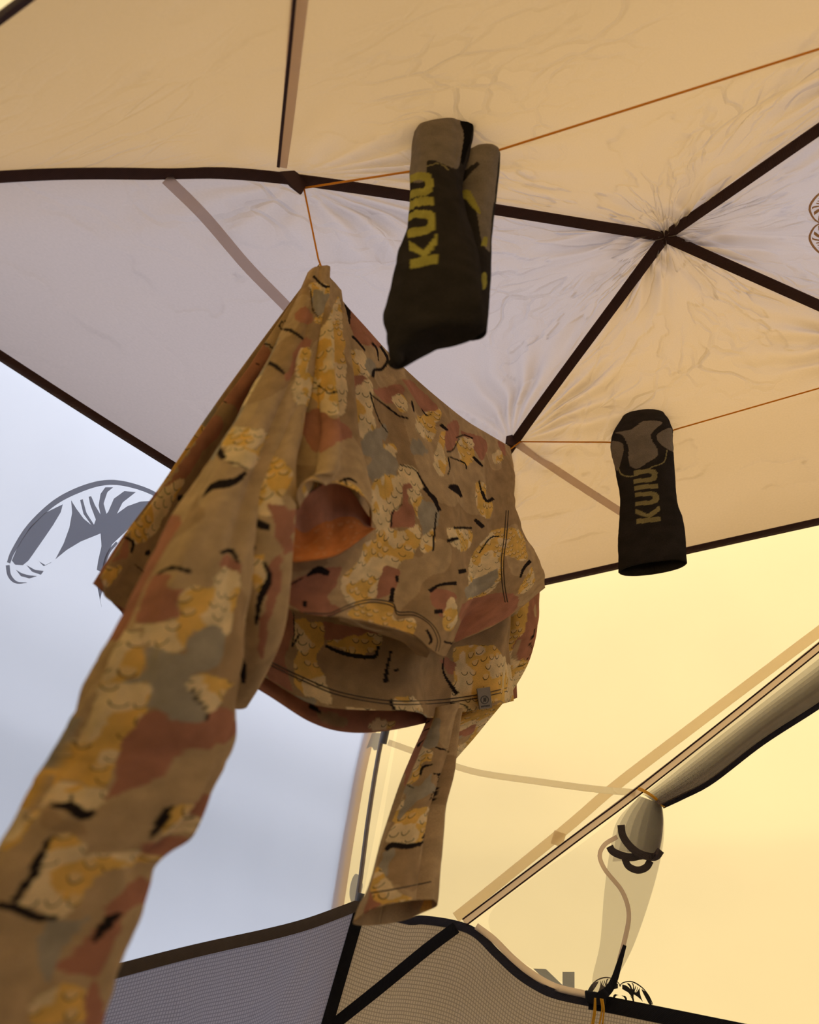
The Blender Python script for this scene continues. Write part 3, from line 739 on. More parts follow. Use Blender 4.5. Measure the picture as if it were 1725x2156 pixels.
k14 = on_plane(PL14, 945, 348)
ln3 = tube('drying_line', [T1, on_plane(PL14, 864, 361), k14, on_plane(PL14, 1048, 317), NODE[3] + [0, 0, -.02]], .0014, M_CORD2, None, n=40, straight=True)
tag(ln3, 'yellow cord crossing the orange canopy and carrying the grey heeled sock', 'cord')

# ------------------------------------------------------------------ cloth prints
def inside(poly, u, v):
    x = np.array([p[0] for p in poly]); y = np.array([p[1] for p in poly]); r = np.zeros(u.shape, bool); j = len(x) - 1
    for i in range(len(x)):
        if y[i] != y[j]:
            c = ((y[i] > v) != (y[j] > v)) & (u < (x[j] - x[i]) * (v - y[i]) / (y[j] - y[i]) + x[i]); r ^= c
        j = i
    return r
class Cloth:
    """a cloth part: its grid of points, its flat coordinates and the colour printed on it"""
    def __init__(self, G, uv=None, facing=None, seed=0, base='camo', wrap=False):
        self.G = G; self.uv = grid_uv(G) if uv is None else uv; self.wrap = wrap
        self.q = project(G); n = grid_normals(G)
        self.ok = np.ones(G.shape[:2], bool)
        if facing is not None:
            self.ok = facing
        self.C = np.zeros(G.shape[:2] + (4,)); self.C[..., 3] = 0
        if base == 'camo': self.camo(seed)
        else: self.C[..., :3] = base
    def camo(self, sd):
        u = self.uv[..., 0] + .31 * sd; v = self.uv[..., 1] + .17 * sd
        wu = u + .03 * (fbm(u * 22, v * 22, 3) - .5); wv = v + .03 * (fbm(u * 22 + 9, v * 22 + 4, 3) - .5)
        C = self.C; C[..., :3] = TAN
        br = fbm(wu * 9 + 5, wv * 7 + 1, 2); C[br > .60, :3] = BROWN
        o = fbm(wu * 11 + 31, wv * 9 + 17, 2); C[o > .61, :3] = OLIVE
        r = fbm(wu * 10 + 3, wv * 8 + 47, 2); C[r > .60, :3] = RUST
        g = fbm(wu * 9 + 13, wv * 7 + 29, 2); mk = g > .60; C[mk, :3] = CREAM; C[mk, 3] = 1
        gg = mk & (fbm(wu * 24 + 2, wv * 24 + 8, 2) > .48); C[gg, :3] = GOLD
        k = fbm(wu * 13 + 21, wv * 26 + 7, 2); kk = np.abs(k - .5) < .014; kk &= fbm(u * 14 + 40, v * 14 + 3, 2) > .56
        C[kk, :3] = INK; C[kk, 3] = 0
    def to_uv(self, pts):
        idx = np.argwhere(self.ok); q = self.q[self.ok]; R = []
        gi = np.arange(len(q))
        for x, y in pts:
            d = (q[:, 0] - x) ** 2 + (q[:, 1] - y) ** 2; k = np.argpartition(d, 3)[:4]
            w = 1 / (d[k] + 1e-3); a = idx[k]; U = self.uv[a[:, 0], a[:, 1]]
            R.append((U * w[:, None]).sum(0) / w.sum())
        return R
    def blob(self, pts, c, scale=0, smooth=True, rough=.0, soft=True):
        P = self.to_uv(smooth_poly(pts, 4 * len(pts)) if smooth else pts)
        u, v = self.uv[..., 0], self.uv[..., 1]
        if rough:
            u = u + rough * (fbm(u * 70, v * 70, 2) - .5); v = v + rough * (fbm(u * 70 + 5, v * 70 + 9, 2) - .5)
        m = inside(P, u, v) & self.ok
        self.C[m, :3] = c; self.C[m, 3] = scale
        if scale:
            U, V = self.uv[..., 0], self.uv[..., 1]
            g = m & (fbm(U * 40 + 3, V * 40 + 1, 2) > .52); self.C[g, :3] = CREAM if c is GOLD else GOLD
    def line(self, pts, w0, w1=None, wm=None, c=None):
        self.blob(stroke(pts, w0, w1, wm), INK if c is None else c, 0, smooth=False)
    def make(self, name, mat, parent, thick=.0011):
        G, uv, C = self.G, self.uv, self.C
        if self.wrap:
            m, n = G.shape[:2]
            o = grid_obj(name, G, mat, parent, wrap=False, uv=uv, color=C)
        else:
            o = grid_obj(name, G, mat, parent, uv=uv, color=C)
        if thick:
            s = o.modifiers.new('cloth', 'SOLIDIFY'); s.thickness = thick; s.offset = 0
        return o

M_SHIRT = cloth_print('camouflage_knit', trans=.14)
M_SOCK = cloth_print('sock_knit', trans=.03, scales=False, fuzz=1.0, weave=650.0)

def net(rows, m, n, pl=PL12):
    """control rows of (pixel x, pixel y, distance in front of the line's plane) -> smooth sheet"""
    G = np.array([[on_plane(pl, *p) for p in row] for row in rows])
    return catmull(catmull(G, m, 0), n, 1)

def fold(G, fn):
    m, n = G.shape[:2]
    S = np.linspace(0, 1, n)[None, :] * np.ones((m, 1)); T = np.linspace(0, 1, m)[:, None] * np.ones((1, n))
    nr = grid_normals(G); sg = np.sign(((EYE - G) * nr).sum(-1).mean())
    return G + nr * sg * fn(S, T)[..., None]

def sweep(stations, m, n, thick, pl, crease=None, tilt=0.0):
    """flattened tube through stations of (left edge px, right edge px, offset)"""
    L_ = np.array([on_plane(pl, a, b, o) for (a, b), _, o in stations]); R_ = np.array([on_plane(pl, a, b, o) for _, (a, b), o in stations])
    L_ = catmull(L_, m); R_ = catmull(R_, m)
    Cn = (L_ + R_) / 2; Wd = (R_ - L_) / 2
    T = np.gradient(Cn, axis=0); T /= np.linalg.norm(T, axis=1, keepdims=True)
    wl_ = np.linalg.norm(Wd, axis=1, keepdims=True)
    N = np.cross(T, Wd / wl_); N /= np.linalg.norm(N, axis=1, keepdims=True)
    th = np.interp(np.linspace(0, 1, m), np.linspace(0, 1, np.size(thick)), np.atleast_1d(thick))[:, None]
    sgn = np.sign(((EYE - Cn) * N).sum(1).mean())
    a = np.linspace(0, 2 * math.pi, n) - sgn * math.pi / 2     # closed; first and last column meet at the back
    ca, sa = np.cos(a), np.sin(a)
    ca = np.sign(ca) * np.abs(ca) ** .8; sa = np.sign(sa) * np.abs(sa) ** .9
    G = Cn[:, None] + Wd[:, None] * ca[None, :, None] + (N * th)[:, None] * sa[None, :, None]
    front = (np.sin(a) * sgn > .03)[None, :] * np.ones((m, 1), bool)
    u = np.concatenate([[0], np.cumsum(np.linalg.norm(np.diff(G, axis=1), axis=-1).mean(0))]); v = np.concatenate([[0], np.cumsum(np.linalg.norm(np.diff(Cn, axis=0), axis=1))])
    uv = np.stack(np.meshgrid(u, v), -1)
    if crease is not None:
        A = np.arctan2(np.sin(a) * sgn, np.cos(a))[None, :] * np.ones((m, 1)); TT = np.linspace(0, 1, m)[:, None]
        rad = G - Cn[:, None]; G = Cn[:, None] + rad * (1 + crease(A, TT))[..., None]
    if tilt:     # the far rim of the open end hangs lower
        w = np.clip((np.linspace(0, 1, m) - .88) / .12, 0, 1)[:, None, None] ** 2
        G = G + T[:, None] * w * (-np.sin(a) * sgn * tilt)[None, :, None]
    G[:, -1] = G[:, 0]
    return G, uv, front

# ------------------------------------------------------------------ the shirt
shirt = tag(empty('camouflage_shirt'), 'long sleeved camouflage shirt in tan, gold and rust draped over the line', 'shirt')

# body sheet hanging behind the line, with the hem label
rowsA = [
    [(672, 556, 0), (720, 640, 0), (790, 716, 0), (860, 786, 0), (930, 850, 0), (1000, 902, 0), (1072, 944, 0)],
    [(530, 745, -.03), (620, 800, -.03), (720, 860, -.03), (810, 920, -.02), (900, 980, -.02), (990, 1020, -.02), (1080, 1010, -.01)],
    [(430, 882, -.06), (540, 960, -.055), (660, 1030, -.05), (770, 1080, -.04), (880, 1120, -.03), (990, 1140, -.03), (1086, 1110, -.02)],
    [(335, 1022, -.09), (460, 1110, -.08), (600, 1190, -.065), (730, 1240, -.05), (860, 1270, -.04), (990, 1280, -.03), (1088, 1240, -.02)],
    [(255, 1128, -.11), (400, 1230, -.10), (560, 1320, -.08), (710, 1370, -.05), (850, 1390, -.04), (990, 1390, -.03), (1087, 1360, -.02)],
    [(182, 1222, -.12), (325, 1308, -.12), (545, 1412, -.09), (700, 1483, -.05), (860, 1508, -.035), (990, 1497, -.03), (1096, 1472, -.02)]]
GA = net(rowsA, 300, 330)
GA = fold(GA, lambda S, T: 1.4 * (.010 * np.sin(S * 21 + 2 * T + 1.2 * np.sin(S * 7)) * (.25 + T) + .006 * np.sin(S * 47 + 3 * T) * (1 - T) * np.clip(T * 10, 0, 1) + .012 * (fbm(S * 6, T * 5, 3) - .5)) * np.clip(T * 6, 0, 1))
bodyA = Cloth(GA, seed=1)
# second layer of the body, its hem hanging a little lower
rowsB = [[(x, y, o - .012 - .01 * r) for (x, y, o) in row] for r, row in enumerate(rowsA)]
rowsB[5] = [(186, 1234, -.155), (312, 1316, -.15), (512, 1446, -.12), (668, 1516, -.085), (795, 1544, -.075), (953, 1508, -.07), (1088, 1470, -.05)]
GB = net(rowsB, 160, 200)
GB = fold(GB, lambda S, T: (.008 * np.sin(S * 17 + 2 * T) * T))
bodyB = Cloth(GB, seed=5)
# upper body folded over the near side, down to the collar
rowsC = [
    [(690, 590, .006), (728, 642, .006), (775, 695, .006), (825, 750, .006), (880, 802, .006), (930, 845, .006), (985, 888, .006), (1030, 915, .006), (1074, 941, .006)],
    [(700, 700, .02), (735, 735, .02), (790, 790, .02), (845, 850, .02), (900, 905, .02), (950, 945, .02), (1000, 985, .02), (1045, 1000, .02), (1081, 1012, .012)],
    [(690, 860, .03), (735, 890, .03), (800, 930, .03), (860, 985, .03), (915, 1035, .03), (965, 1070, .03), (1010, 1100, .03), (1055, 1100, .025), (1086, 1085, .015)],
    [(670, 1040, .035), (730, 1060, .035), (800, 1085, .035), (860, 1125, .04), (920, 1160, .04), (970, 1180, .04), (1020, 1190, .035), (1070, 1175, .03), (1112, 1146, .02)],
    [(600, 1170, .03), (690, 1185, .035), (770, 1200, .04), (840, 1220, .045), (900, 1250, .045), (960, 1270, .045), (1020, 1260, .035), (1080, 1235, .03), (1131, 1200, .02)],
    [(578, 1256, .02), (640, 1296, .03), (712, 1305, .035), (795, 1322, .045), (856, 1336, .05), (900, 1378, .05), (962, 1374, .04), (1040, 1322, .03), (1135, 1241, .02)]]
GC = net(rowsC, 300, 300)
GC = fold(GC, lambda S, T: 1.5 * (.005 * np.sin(S * 34 + 2.5 * T) * np.exp(-T * 3) + .007 * np.sin(S * 15 - 2 * T + 1) * T + .010 * (fbm(S * 7 + 3, T * 7, 3) - .5) - .016 * np.exp(-((S - .80 + .1 * (1 - T)) / .05) ** 2) * np.clip(T * 2 - .8, 0, 1)) * np.clip(T * 8, 0, 1))
bodyC = Cloth(GC, seed=2)
# pouch of cloth falling from the near end of the line
rowsD = [
    [(650, 588, .012), (668, 566, .014), (692, 580, .014), (718, 612, .01)],
    [(640, 690, .03), (662, 680, .045), (694, 680, .045), (724, 690, .025)],
    [(640, 800, .04), (668, 790, .062), (705, 790, .062), (732, 808, .035)],
    [(638, 880, .045), (680, 880, .075), (716, 890, .07), (738, 908, .04)],
    [(622, 960, .05), (675, 950, .09), (726, 950, .08), (760, 990, .045)],
    [(608, 1020, .05), (668, 1004, .10), (730, 996, .09), (778, 1052, .05)],
    [(598, 1074, .05), (640, 1042, .10), (716, 1012, .10), (788, 1106, .05)]]
GD = net(rowsD, 220, 160)
GD = fold(GD, lambda S, T: .009 * np.sin(S * 13 + 3 * T) * np.clip(T * 5, 0, 1) + .006 * (fbm(S * 4, T * 6 + 2, 2) - .5))
pouch = Cloth(GD, seed=3)
# the inside of the pouch, its backlit glow and shade put into the print colours
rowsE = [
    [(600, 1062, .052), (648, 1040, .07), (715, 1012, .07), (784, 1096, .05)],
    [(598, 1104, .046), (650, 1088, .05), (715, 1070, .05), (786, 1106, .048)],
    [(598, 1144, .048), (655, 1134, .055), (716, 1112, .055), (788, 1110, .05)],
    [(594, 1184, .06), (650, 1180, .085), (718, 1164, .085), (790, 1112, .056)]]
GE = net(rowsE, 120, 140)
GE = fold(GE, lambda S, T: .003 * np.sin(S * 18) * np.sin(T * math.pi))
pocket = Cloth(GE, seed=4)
# narrow fold between pouch and sleeve
stF = [((596, 860), (640, 850), .05), ((570, 940), (625, 930), .06), ((548, 1000), (606, 990), .065), ((520, 1075), (604, 1062), .065), ((513, 1150), (600, 1132), .06), ((508, 1250), (592, 1232), .05), ((514, 1340), (578, 1328), .03), ((490, 1420), (545, 1420), -.02), ((470, 1470), (520, 1470), -.06)]
GF, uvF, frF = sweep(stF, 260, 90, [.012, .022, .02, .012], PL12)
foldF = Cloth(GF, uvF, frF, seed=6)
# sleeve hanging towards the camera
stS = [((650, 574), (690, 572), .012), ((618, 650), (680, 660), .03), ((575, 745), (650, 770), .04), ((520, 845), (625, 870), .045), ((462, 945), (585, 975), .05), ((410, 1045), (545, 1070), .05), ((350, 1150), (512, 1180), .05), ((290, 1270), (502, 1290), .045), ((238, 1382), (492, 1400), .04), ((187, 1494), (479, 1520), .03), ((140, 1587), (455, 1625), .02), ((88, 1674), (398, 1745), .015), ((24, 1786), (312, 1814), .01), ((-34, 1890), (290, 1900), .01), ((-92, 2020), (250, 2020), .01), ((-148, 2156), (196, 2150), .01), ((-190, 2260), (160, 2250), .01)]
GS, uvS, frS = sweep(stS, 620, 150, [.012, .022, .026, .03, .03, .026, .03], PL12,
    crease=lambda A, T: .12 * np.sin(A * 3 + 6 * T) * .5 + .30 * (fbm(A * 1.6 + 5, T * 12, 3) - .5) - .35 * np.exp(-((A - 1.9 + 1.1 * T) / .16) ** 2) * np.exp(-((T - .25) / .2) ** 2) - .3 * np.exp(-((A - .9 - 2.0 * (T - .66)) / .16) ** 2) * np.exp(-((T - .68) / .1) ** 2))
sleeveN = Cloth(GS, uvS, frS, seed=7)
# far sleeve: upper arm dropping behind the hem, then the forearm
stU = [((1060, 1190), (1128, 1195), -.01), ((1066, 1260), (1126, 1262), -.03), ((1060, 1330), (1127, 1312), -.05), ((1040, 1400), (1104, 1386), -.06), ((1000, 1470), (1066, 1452), -.065), ((950, 1520), (1032, 1500), -.065), ((925, 1570), (990, 1556), -.06), ((915, 1600), (948, 1608), -.055)]
GU, uvU, frU = sweep(stU, 160, 80, [.014, .02, .02, .015], PL12, crease=lambda A, T: .12 * np.sin(A * 3 + 9 * T))
sleeveU = Cloth(GU, uvU, frU, seed=8)
stW = [((918, 1490), (975, 1478), -.05), ((909, 1521), (962, 1508), -.05), ((886, 1575), (948, 1600), -.045), ((862, 1632), (941, 1640), -.04), ((834, 1710), (925, 1697), -.035), ((815, 1762), (919, 1752), -.03), ((794, 1832), (914, 1814), -.025), ((776, 1888), (910, 1866), -.02), ((762, 1926), (906, 1914), -.02)]
GW, uvW, frW = sweep(stW, 300, 200, [.016, .022, .022, .022], PL12, crease=lambda A, T: -.8 * np.exp(-((A - 1.2 - .15 * T) / .17) ** 2) * (1 - .5 * T ** 2) - .2 * np.exp(-((A - 1.5 - .15 * T) / .25) ** 2) + .05 * np.sin(A * 5 + 7 * T), tilt=.012)
sleeveF = Cloth(GW, uvW, frW, seed=9)

# the camouflage as it is printed on each part of the shirt (outlines read off the photograph, laid on the cloth)
def zoom(sc, ox, oy):
    return lambda pts: [(ox + x / sc, oy + y / sc) for x, y in pts]
ZA, ZB, ZL, ZS, ZF = zoom(2.875, 560, 520), zoom(2.537, 480, 960), zoom(2.695, 0, 900), zoom(2.875, 0, 1500), zoom(3.85, 680, 1440)
def lay(cl, Z, blobs=(), inks=()):
    k = {id(ZA): 2.875, id(ZB): 2.537, id(ZL): 2.695, id(ZS): 2.875, id(ZF): 3.85}[id(Z)]
    for c, pts in blobs: cl.blob(Z(pts), c, 1 if c in (GOLD, CREAM) else 0, rough=.009)
    for pts, w0, wm, w1 in inks: cl.line(Z(pts), w0 / k, w1 / k, wm / k)
def plain(cl, c=None):
    cl.C[..., :3] = TAN if c is None else c; cl.C[..., 3] = 0
    u, v = cl.uv[..., 0], cl.uv[..., 1]; cl.C[fbm(u * 8 + 3, v * 8, 2) > .56, :3] = BROWN if c is None else c
for cl in (bodyC, sleeveN, pouch, sleeveF): 
    keep = cl.C.copy(); plain(cl)
    if cl in (sleeveN, sleeveF): cl.C[~cl.ok] = keep[~cl.ok]
lay(bodyC, ZA, [
    (RUST, [(500, 380), (560, 440), (640, 530), (700, 600), (650, 600), (600, 600), (540, 560), (510, 480)]),
    (GOLD, [(500, 640), (560, 620), (600, 660), (640, 760), (610, 800), (580, 770), (530, 790), (500, 720)]),
    (OLIVE, [(605, 690), (640, 680), (665, 740), (640, 780), (610, 740)]),
    (RUST, [(500, 780), (570, 770), (620, 810), (560, 850), (530, 890), (500, 860)]),
    (GOLD, [(540, 880), (590, 800), (640, 830), (650, 900), (640, 980), (660, 1040), (660, 1110), (600, 1160), (550, 1130), (520, 1060), (520, 960)]),
    (RUST, [(650, 870), (740, 850), (800, 830), (840, 880), (780, 940), (700, 930)]),
    (GOLD, [(760, 920), (820, 890), (850, 950), (840, 1000), (790, 970)]),
    (RUST, [(830, 800), (900, 830), (1000, 920), (1040, 980), (960, 1000), (900, 930), (860, 860)]),
    (OLIVE, [(560, 1180), (660, 1110), (720, 1080), (740, 1150), (700, 1200), (780, 1260), (810, 1330), (790, 1380), (700, 1440), (640, 1430), (610, 1340), (640, 1280), (580, 1240)]),
    (GOLD, [(705, 1205), (770, 1200), (785, 1260), (740, 1240)]),
    (GOLD, [(900, 1050), (960, 1010), (1050, 980), (1040, 1090), (1000, 1180), (950, 1150), (910, 1110)]),
    (CREAM, [(1040, 1180), (1100, 1100), (1080, 1240), (1100, 1310), (1060, 1390), (1020, 1330), (1020, 1240)]),
    (RUST, [(1090, 1090), (1150, 1050), (1170, 1110), (1130, 1230), (1090, 1220)]),
    (RUST, [(1180, 1120), (1300, 1150), (1340, 1210), (1310, 1290), (1270, 1240), (1220, 1180)]),
    (CREAM, [(1150, 1180), (1200, 1150), (1250, 1170), (1260, 1280), (1200, 1330), (1170, 1260)]),
    (GOLD, [(1370, 1260), (1420, 1230), (1430, 1300), (1390, 1320)]),
    (RUST, [(1400, 1180), (1440, 1190), (1450, 1260), (1430, 1250)]),
    (GOLD, [(820, 1330), (900, 1340), (940, 1420), (920, 1500), (870, 1440), (820, 1420)]),
    (OLIVE, [(880, 1160), (940, 1180), (980, 1250), (900, 1260), (870, 1210)]),
    (CREAM, [(1270, 1430), (1330, 1440), (1330, 1520), (1370, 1550), (1350, 1640), (1300, 1620), (1270, 1560)])])
lay(bodyC, ZB, [
    (GOLD, [(790, 120), (900, 110), (940, 160), (900, 290), (880, 380), (930, 400), (1000, 350), (1030, 430), (990, 540), (930, 560), (880, 640), (800, 740), (700, 800), (640, 780), (600, 720), (620, 640), (700, 560), (720, 480), (790, 440), (770, 330), (760, 200)]),
    (RUST, [(930, 150), (980, 160), (970, 250), (1000, 300), (980, 380), (920, 370), (860, 380), (870, 300), (930, 250)]),
    (RUST, [(290, 700), (400, 640), (500, 600), (600, 600), (580, 680), (520, 760), (600, 830), (500, 870), (380, 830), (270, 770)]),
    (GOLD, [(960, 170), (1040, 220), (1050, 300), (1010, 330), (980, 240)]),
    (OLIVE, [(1030, 240), (1120, 270), (1110, 380), (1050, 430), (1020, 330)]),
    (CREAM, [(1030, 440), (1100, 400), (1090, 510), (1030, 510)]),
    (CREAM, [(1170, 390), (1300, 400), (1290, 480), (1240, 510), (1180, 450)]),
    (RUST, [(830, 600), (920, 600), (900, 680), (870, 740), (800, 760), (810, 660)]),
    (RUST, [(1080, 720), (1210, 740), (1200, 790), (1150, 860), (1090, 790)]),
    (GOLD, [(1160, 790), (1210, 760), (1225, 860), (1190, 930), (1150, 900)]),
    (GOLD, [(1300, 540), (1380, 430), (1450, 390), (1560, 400), (1600, 540), (1560, 560), (1480, 540), (1460, 660), (1380, 740), (1290, 780), (1280, 690)]),
    (OLIVE, [(1270, 700), (1440, 600), (1420, 680), (1300, 760)]),
    (CREAM, [(1550, 720), (1620, 600), (1640, 660), (1600, 720)]),
    (RUST, [(1250, 800), (1400, 740), (1500, 740), (1560, 760), (1500, 860), (1380, 920), (1280, 980), (1230, 1010)]),
    (GOLD, [(700, 800), (880, 790), (890, 870), (990, 870), (990, 950), (900, 920), (800, 900), (640, 860)])],
    [([(420, 640), (480, 610), (540, 630)], 10, 44, 30), ([(330, 690), (400, 650)], 8, 9, 8), ([(410, 775), (410, 810)], 20, 24, 16), ([(900, 640), (905, 675)], 18, 20, 12),
     ([(880, 705), (870, 780)], 24, 22, 30), ([(1075, 725), (1130, 690), (1220, 680)], 24, 14, 22), ([(1205, 385), (1300, 385)], 12, 12, 10), ([(1170, 455), (1230, 440)], 18, 20, 14),
     ([(1230, 620), (1272, 612)], 24, 24, 20), ([(1100, 835), (1146, 830)], 24, 24, 18), ([(1340, 520), (1400, 440), (1450, 430)], 8, 8, 6), ([(1180, 160), (1240, 205)], 22, 22, 16),
     ([(1040, 170), (1100, 230), (1122, 280)], 14, 26, 16), ([(1112, 300), (1100, 430), (1095, 510)], 8, 12, 10), ([(1060, 930), (1085, 980), (1070, 1010)], 14, 16, 10),
     ([(1560, 650), (1580, 600), (1615, 560)], 12, 16, 20), ([(1320, 345), (1360, 385)], 14, 16, 12), ([(1360, 190), (1380, 240), (1415, 225)], 10, 14, 14), ([(870, 380), (880, 300), (930, 260)], 10, 8, 4),
     ([(1150, 990), (1215, 1005), (1222, 1050)], 8, 8, 8)])
lay(bodyC, ZA, (), [
    ([(630, 880), (650, 960), (690, 1060), (740, 1130)], 10, 7, 6), ([(690, 600), (735, 680), (700, 740), (655, 745), (645, 790)], 14, 20, 18), ([(640, 900), (720, 960), (800, 1020), (862, 1040)], 8, 12, 8),
    ([(940, 980), (970, 1020), (1000, 1015)], 6, 8, 6), ([(1055, 1075), (1100, 1112)], 20, 18, 12), ([(1150, 1155), (1200, 1140), (1252, 1160)], 8, 8, 8), ([(1170, 1160), (1130, 1230), (1090, 1240)], 6, 9, 8),
    ([(1102, 1270), (1112, 1340), (1100, 1380)], 8, 8, 6), ([(1110, 1270), (1200, 1310), (1212, 1345)], 8, 8, 6), ([(810, 1320), (900, 1350), (950, 1430), (1020, 1540), (1052, 1600)], 6, 12, 26),
    ([(1105, 1450), (1150, 1452), (1182, 1515)], 16, 26, 18), ([(1288, 1415), (1310, 1500), (1340, 1540), (1380, 1525)], 8, 14, 12), ([(1262, 1650), (1322, 1695)], 20, 20, 14),
    ([(1138, 1700), (1245, 1702)], 14, 14, 12), ([(640, 580), (670, 620), (680, 690)], 14, 12, 6), ([(1252, 1270), (1312, 1330)], 16, 18, 10), ([(480, 340), (500, 400), (505, 470)], 20, 24, 8), ([(520, 540), (560, 580), (600, 630)], 16, 14, 12),
    ([(880, 930), (895, 1000)], 10, 14, 8)])
lay(bodyA, ZB, [
    (BROWN, [(150, 780), (1540, 900), (1560, 1300), (900, 1400), (500, 1310), (150, 1170)]),
    (RUST, [(560, 900), (700, 920), (800, 920), (780, 980), (640, 1010), (520, 960), (500, 900)]),
    (GOLD, [(540, 980), (800, 960), (790, 1040), (700, 1060), (600, 1030)]),
    (GOLD, [(350, 880), (500, 900), (520, 980), (480, 1050), (480, 1120), (530, 1220), (560, 1320), (430, 1290), (360, 1210), (345, 1130), (370, 1050)]),
    (RUST, [(200, 780), (340, 830), (350, 960), (300, 1100), (350, 1250), (200, 1170), (210, 980)]),
    (GOLD, [(1220, 1020), (1400, 1010), (1480, 1080), (1540, 1200), (1560, 1300), (1400, 1320), (1280, 1370), (1190, 1330), (1200, 1200), (1210, 1110)]),
    (GOLD, [(880, 1290), (980, 1290), (1040, 1370), (920, 1390)]),
    (RUST, [(1140, 1080), (1220, 1100), (1210, 1160), (1170, 1150)])],
    [([(520, 1015), (600, 1050), (700, 1072), (785, 1070), (800, 1015)], 14, 26, 16), ([(872, 1040), (850, 1130), (842, 1212)], 14, 18, 30), ([(885, 1150), (912, 1142)], 16, 16, 12),
     ([(1150, 1080), (1152, 1160), (1222, 1272)], 6, 10, 26), ([(868, 1300), (892, 1385)], 14, 20, 22), ([(350, 840), (352, 960), (340, 1020)], 6, 6, 5), ([(382, 950), (340, 1025)], 12, 10, 6), ([(915, 1365), (965, 1378)], 18, 18, 12),
     ([(1190, 1320), (1260, 1330), (1290, 1360)], 7, 7, 6)])
lay(bodyA, ZL, [
    (BROWN, [(1200, -150), (1400, 100), (1000, 700), (750, 1080), (470, 870), (900, 330)]),
    (RUST, [(1080, 60), (1230, -60), (1260, 20), (1180, 100), (1050, 290), (960, 320), (880, 360)]),
    (GOLD, [(960, 310), (1050, 300), (1000, 380), (930, 520), (870, 600), (780, 660), (730, 580), (830, 460)]),
    (RUST, [(680, 600), (740, 680), (700, 740), (600, 750), (560, 760)]),
    (GOLD, [(490, 860), (570, 790), (690, 790), (650, 860), (600, 900)]),
    (GOLD, [(1200, 170), (1290, 40), (1340, 60), (1240, 220)])],
    [([(690, 615), (752, 650), (742, 712)], 12, 18, 14), ([(828, 700), (842, 722)], 30, 36, 24), ([(1005, 395), (1085, 425)], 30, 50, 36), ([(760, 775), (852, 850)], 6, 9, 6)])
b = bodyB; T_ = np.linspace(0, 1, b.G.shape[0])[:, None] * np.ones((1, b.G.shape[1])); b.C[T_ > .8, :3] = RUST; b.C[T_ > .8, 3] = 0
lay(bodyB, ZB, [(BROWN, [(480, 1370), (620, 1390), (640, 1450), (500, 1420)]), (GOLD, [(770, 1420), (880, 1410), (880, 1450), (790, 1480)])], [([(430, 1335), (500, 1372)], 16, 24, 16)])
lay(sleeveN, ZA, [
    (CREAM, [(265, 225), (350, 225), (430, 270), (400, 340), (330, 460), (280, 450), (300, 400), (270, 300)]),
    (OLIVE, [(290, 260), (370, 300), (360, 380), (310, 420), (280, 330)]),
    (RUST, [(170, 420), (240, 360), (280, 450), (230, 470)]),
    (RUST, [(200, 580), (270, 560), (250, 640), (200, 720), (140, 800), (120, 780)]),
    (GOLD, [(190, 640), (262, 620), (250, 760), (240, 960), (160, 920), (180, 800)])],
    [([(285, 180), (350, 238), (440, 262)], 14, 18, 12), ([(268, 255), (282, 380), (322, 432)], 6, 7, 5), ([(75, 500), (150, 510), (225, 562)], 14, 22, 14), ([(-20, 690), (50, 720), (110, 772)], 24, 26, 16)])
lay(sleeveN, ZL, [
    (GOLD, [(1280, 80), (1340, 0), (1500, 30), (1520, 60), (1420, 120), (1300, 120)]),
    (CREAM, [(1270, 160), (1300, 110), (1430, 130), (1490, 90), (1460, 200), (1400, 240), (1280, 190)]),
    (RUST, [(770, 1100), (800, 1000), (900, 830), (980, 830), (960, 900), (1040, 920), (1000, 1000), (1020, 1060), (900, 1110)]),
    (RUST, [(1240, 760), (1300, 730), (1360, 780), (1350, 850), (1280, 830)]),
    (CREAM, [(1010, 960), (1070, 910), (1200, 900), (1200, 840), (1280, 810), (1350, 850), (1340, 1000), (1300, 1180), (1250, 1130), (1150, 1160), (1080, 1140), (1050, 1240), (950, 1270), (820, 1220), (800, 1150), (740, 1130), (860, 1120), (1020, 1080)]),
    (CREAM, [(720, 1150), (820, 1230), (820, 1330), (780, 1410), (700, 1450), (570, 1450), (630, 1300)]),
    (OLIVE, [(860, 1250), (960, 1270), (1050, 1260), (1080, 1180), (1170, 1130), (1270, 1150), (1280, 1250), (1200, 1380), (1090, 1430), (1160, 1580), (1140, 1680), (1000, 1680), (880, 1600), (830, 1600), (850, 1460), (720, 1450), (800, 1400), (830, 1330)]),
    (GOLD, [(530, 1450), (700, 1450), (850, 1470), (850, 1560), (800, 1700), (740, 1790), (430, 1790), (480, 1600)]),
    (CREAM, [(1080, 1430), (1280, 1420), (1260, 1560), (1180, 1600), (1120, 1530)]),
    (RUST, [(760, 1790), (800, 1700), (900, 1620), (1000, 1690), (1140, 1690), (1180, 1610), (1280, 1590), (1290, 1790)])],
    [([(1235, 115), (1272, 182)], 30, 44, 30), ([(1155, 395), (1215, 335), (1320, 312), (1392, 258)], 8, 54, 20), ([(1290, 200), (1350, 210), (1400, 240)], 8, 8, 6), ([(895, 835), (980, 800), (1085, 822)], 10, 20, 26),
     ([(1248, 712), (1310, 702), (1352, 772)], 16, 28, 16), ([(1080, 1440), (1110, 1530), (1160, 1600), (1160, 1665)], 10, 16, 14)])
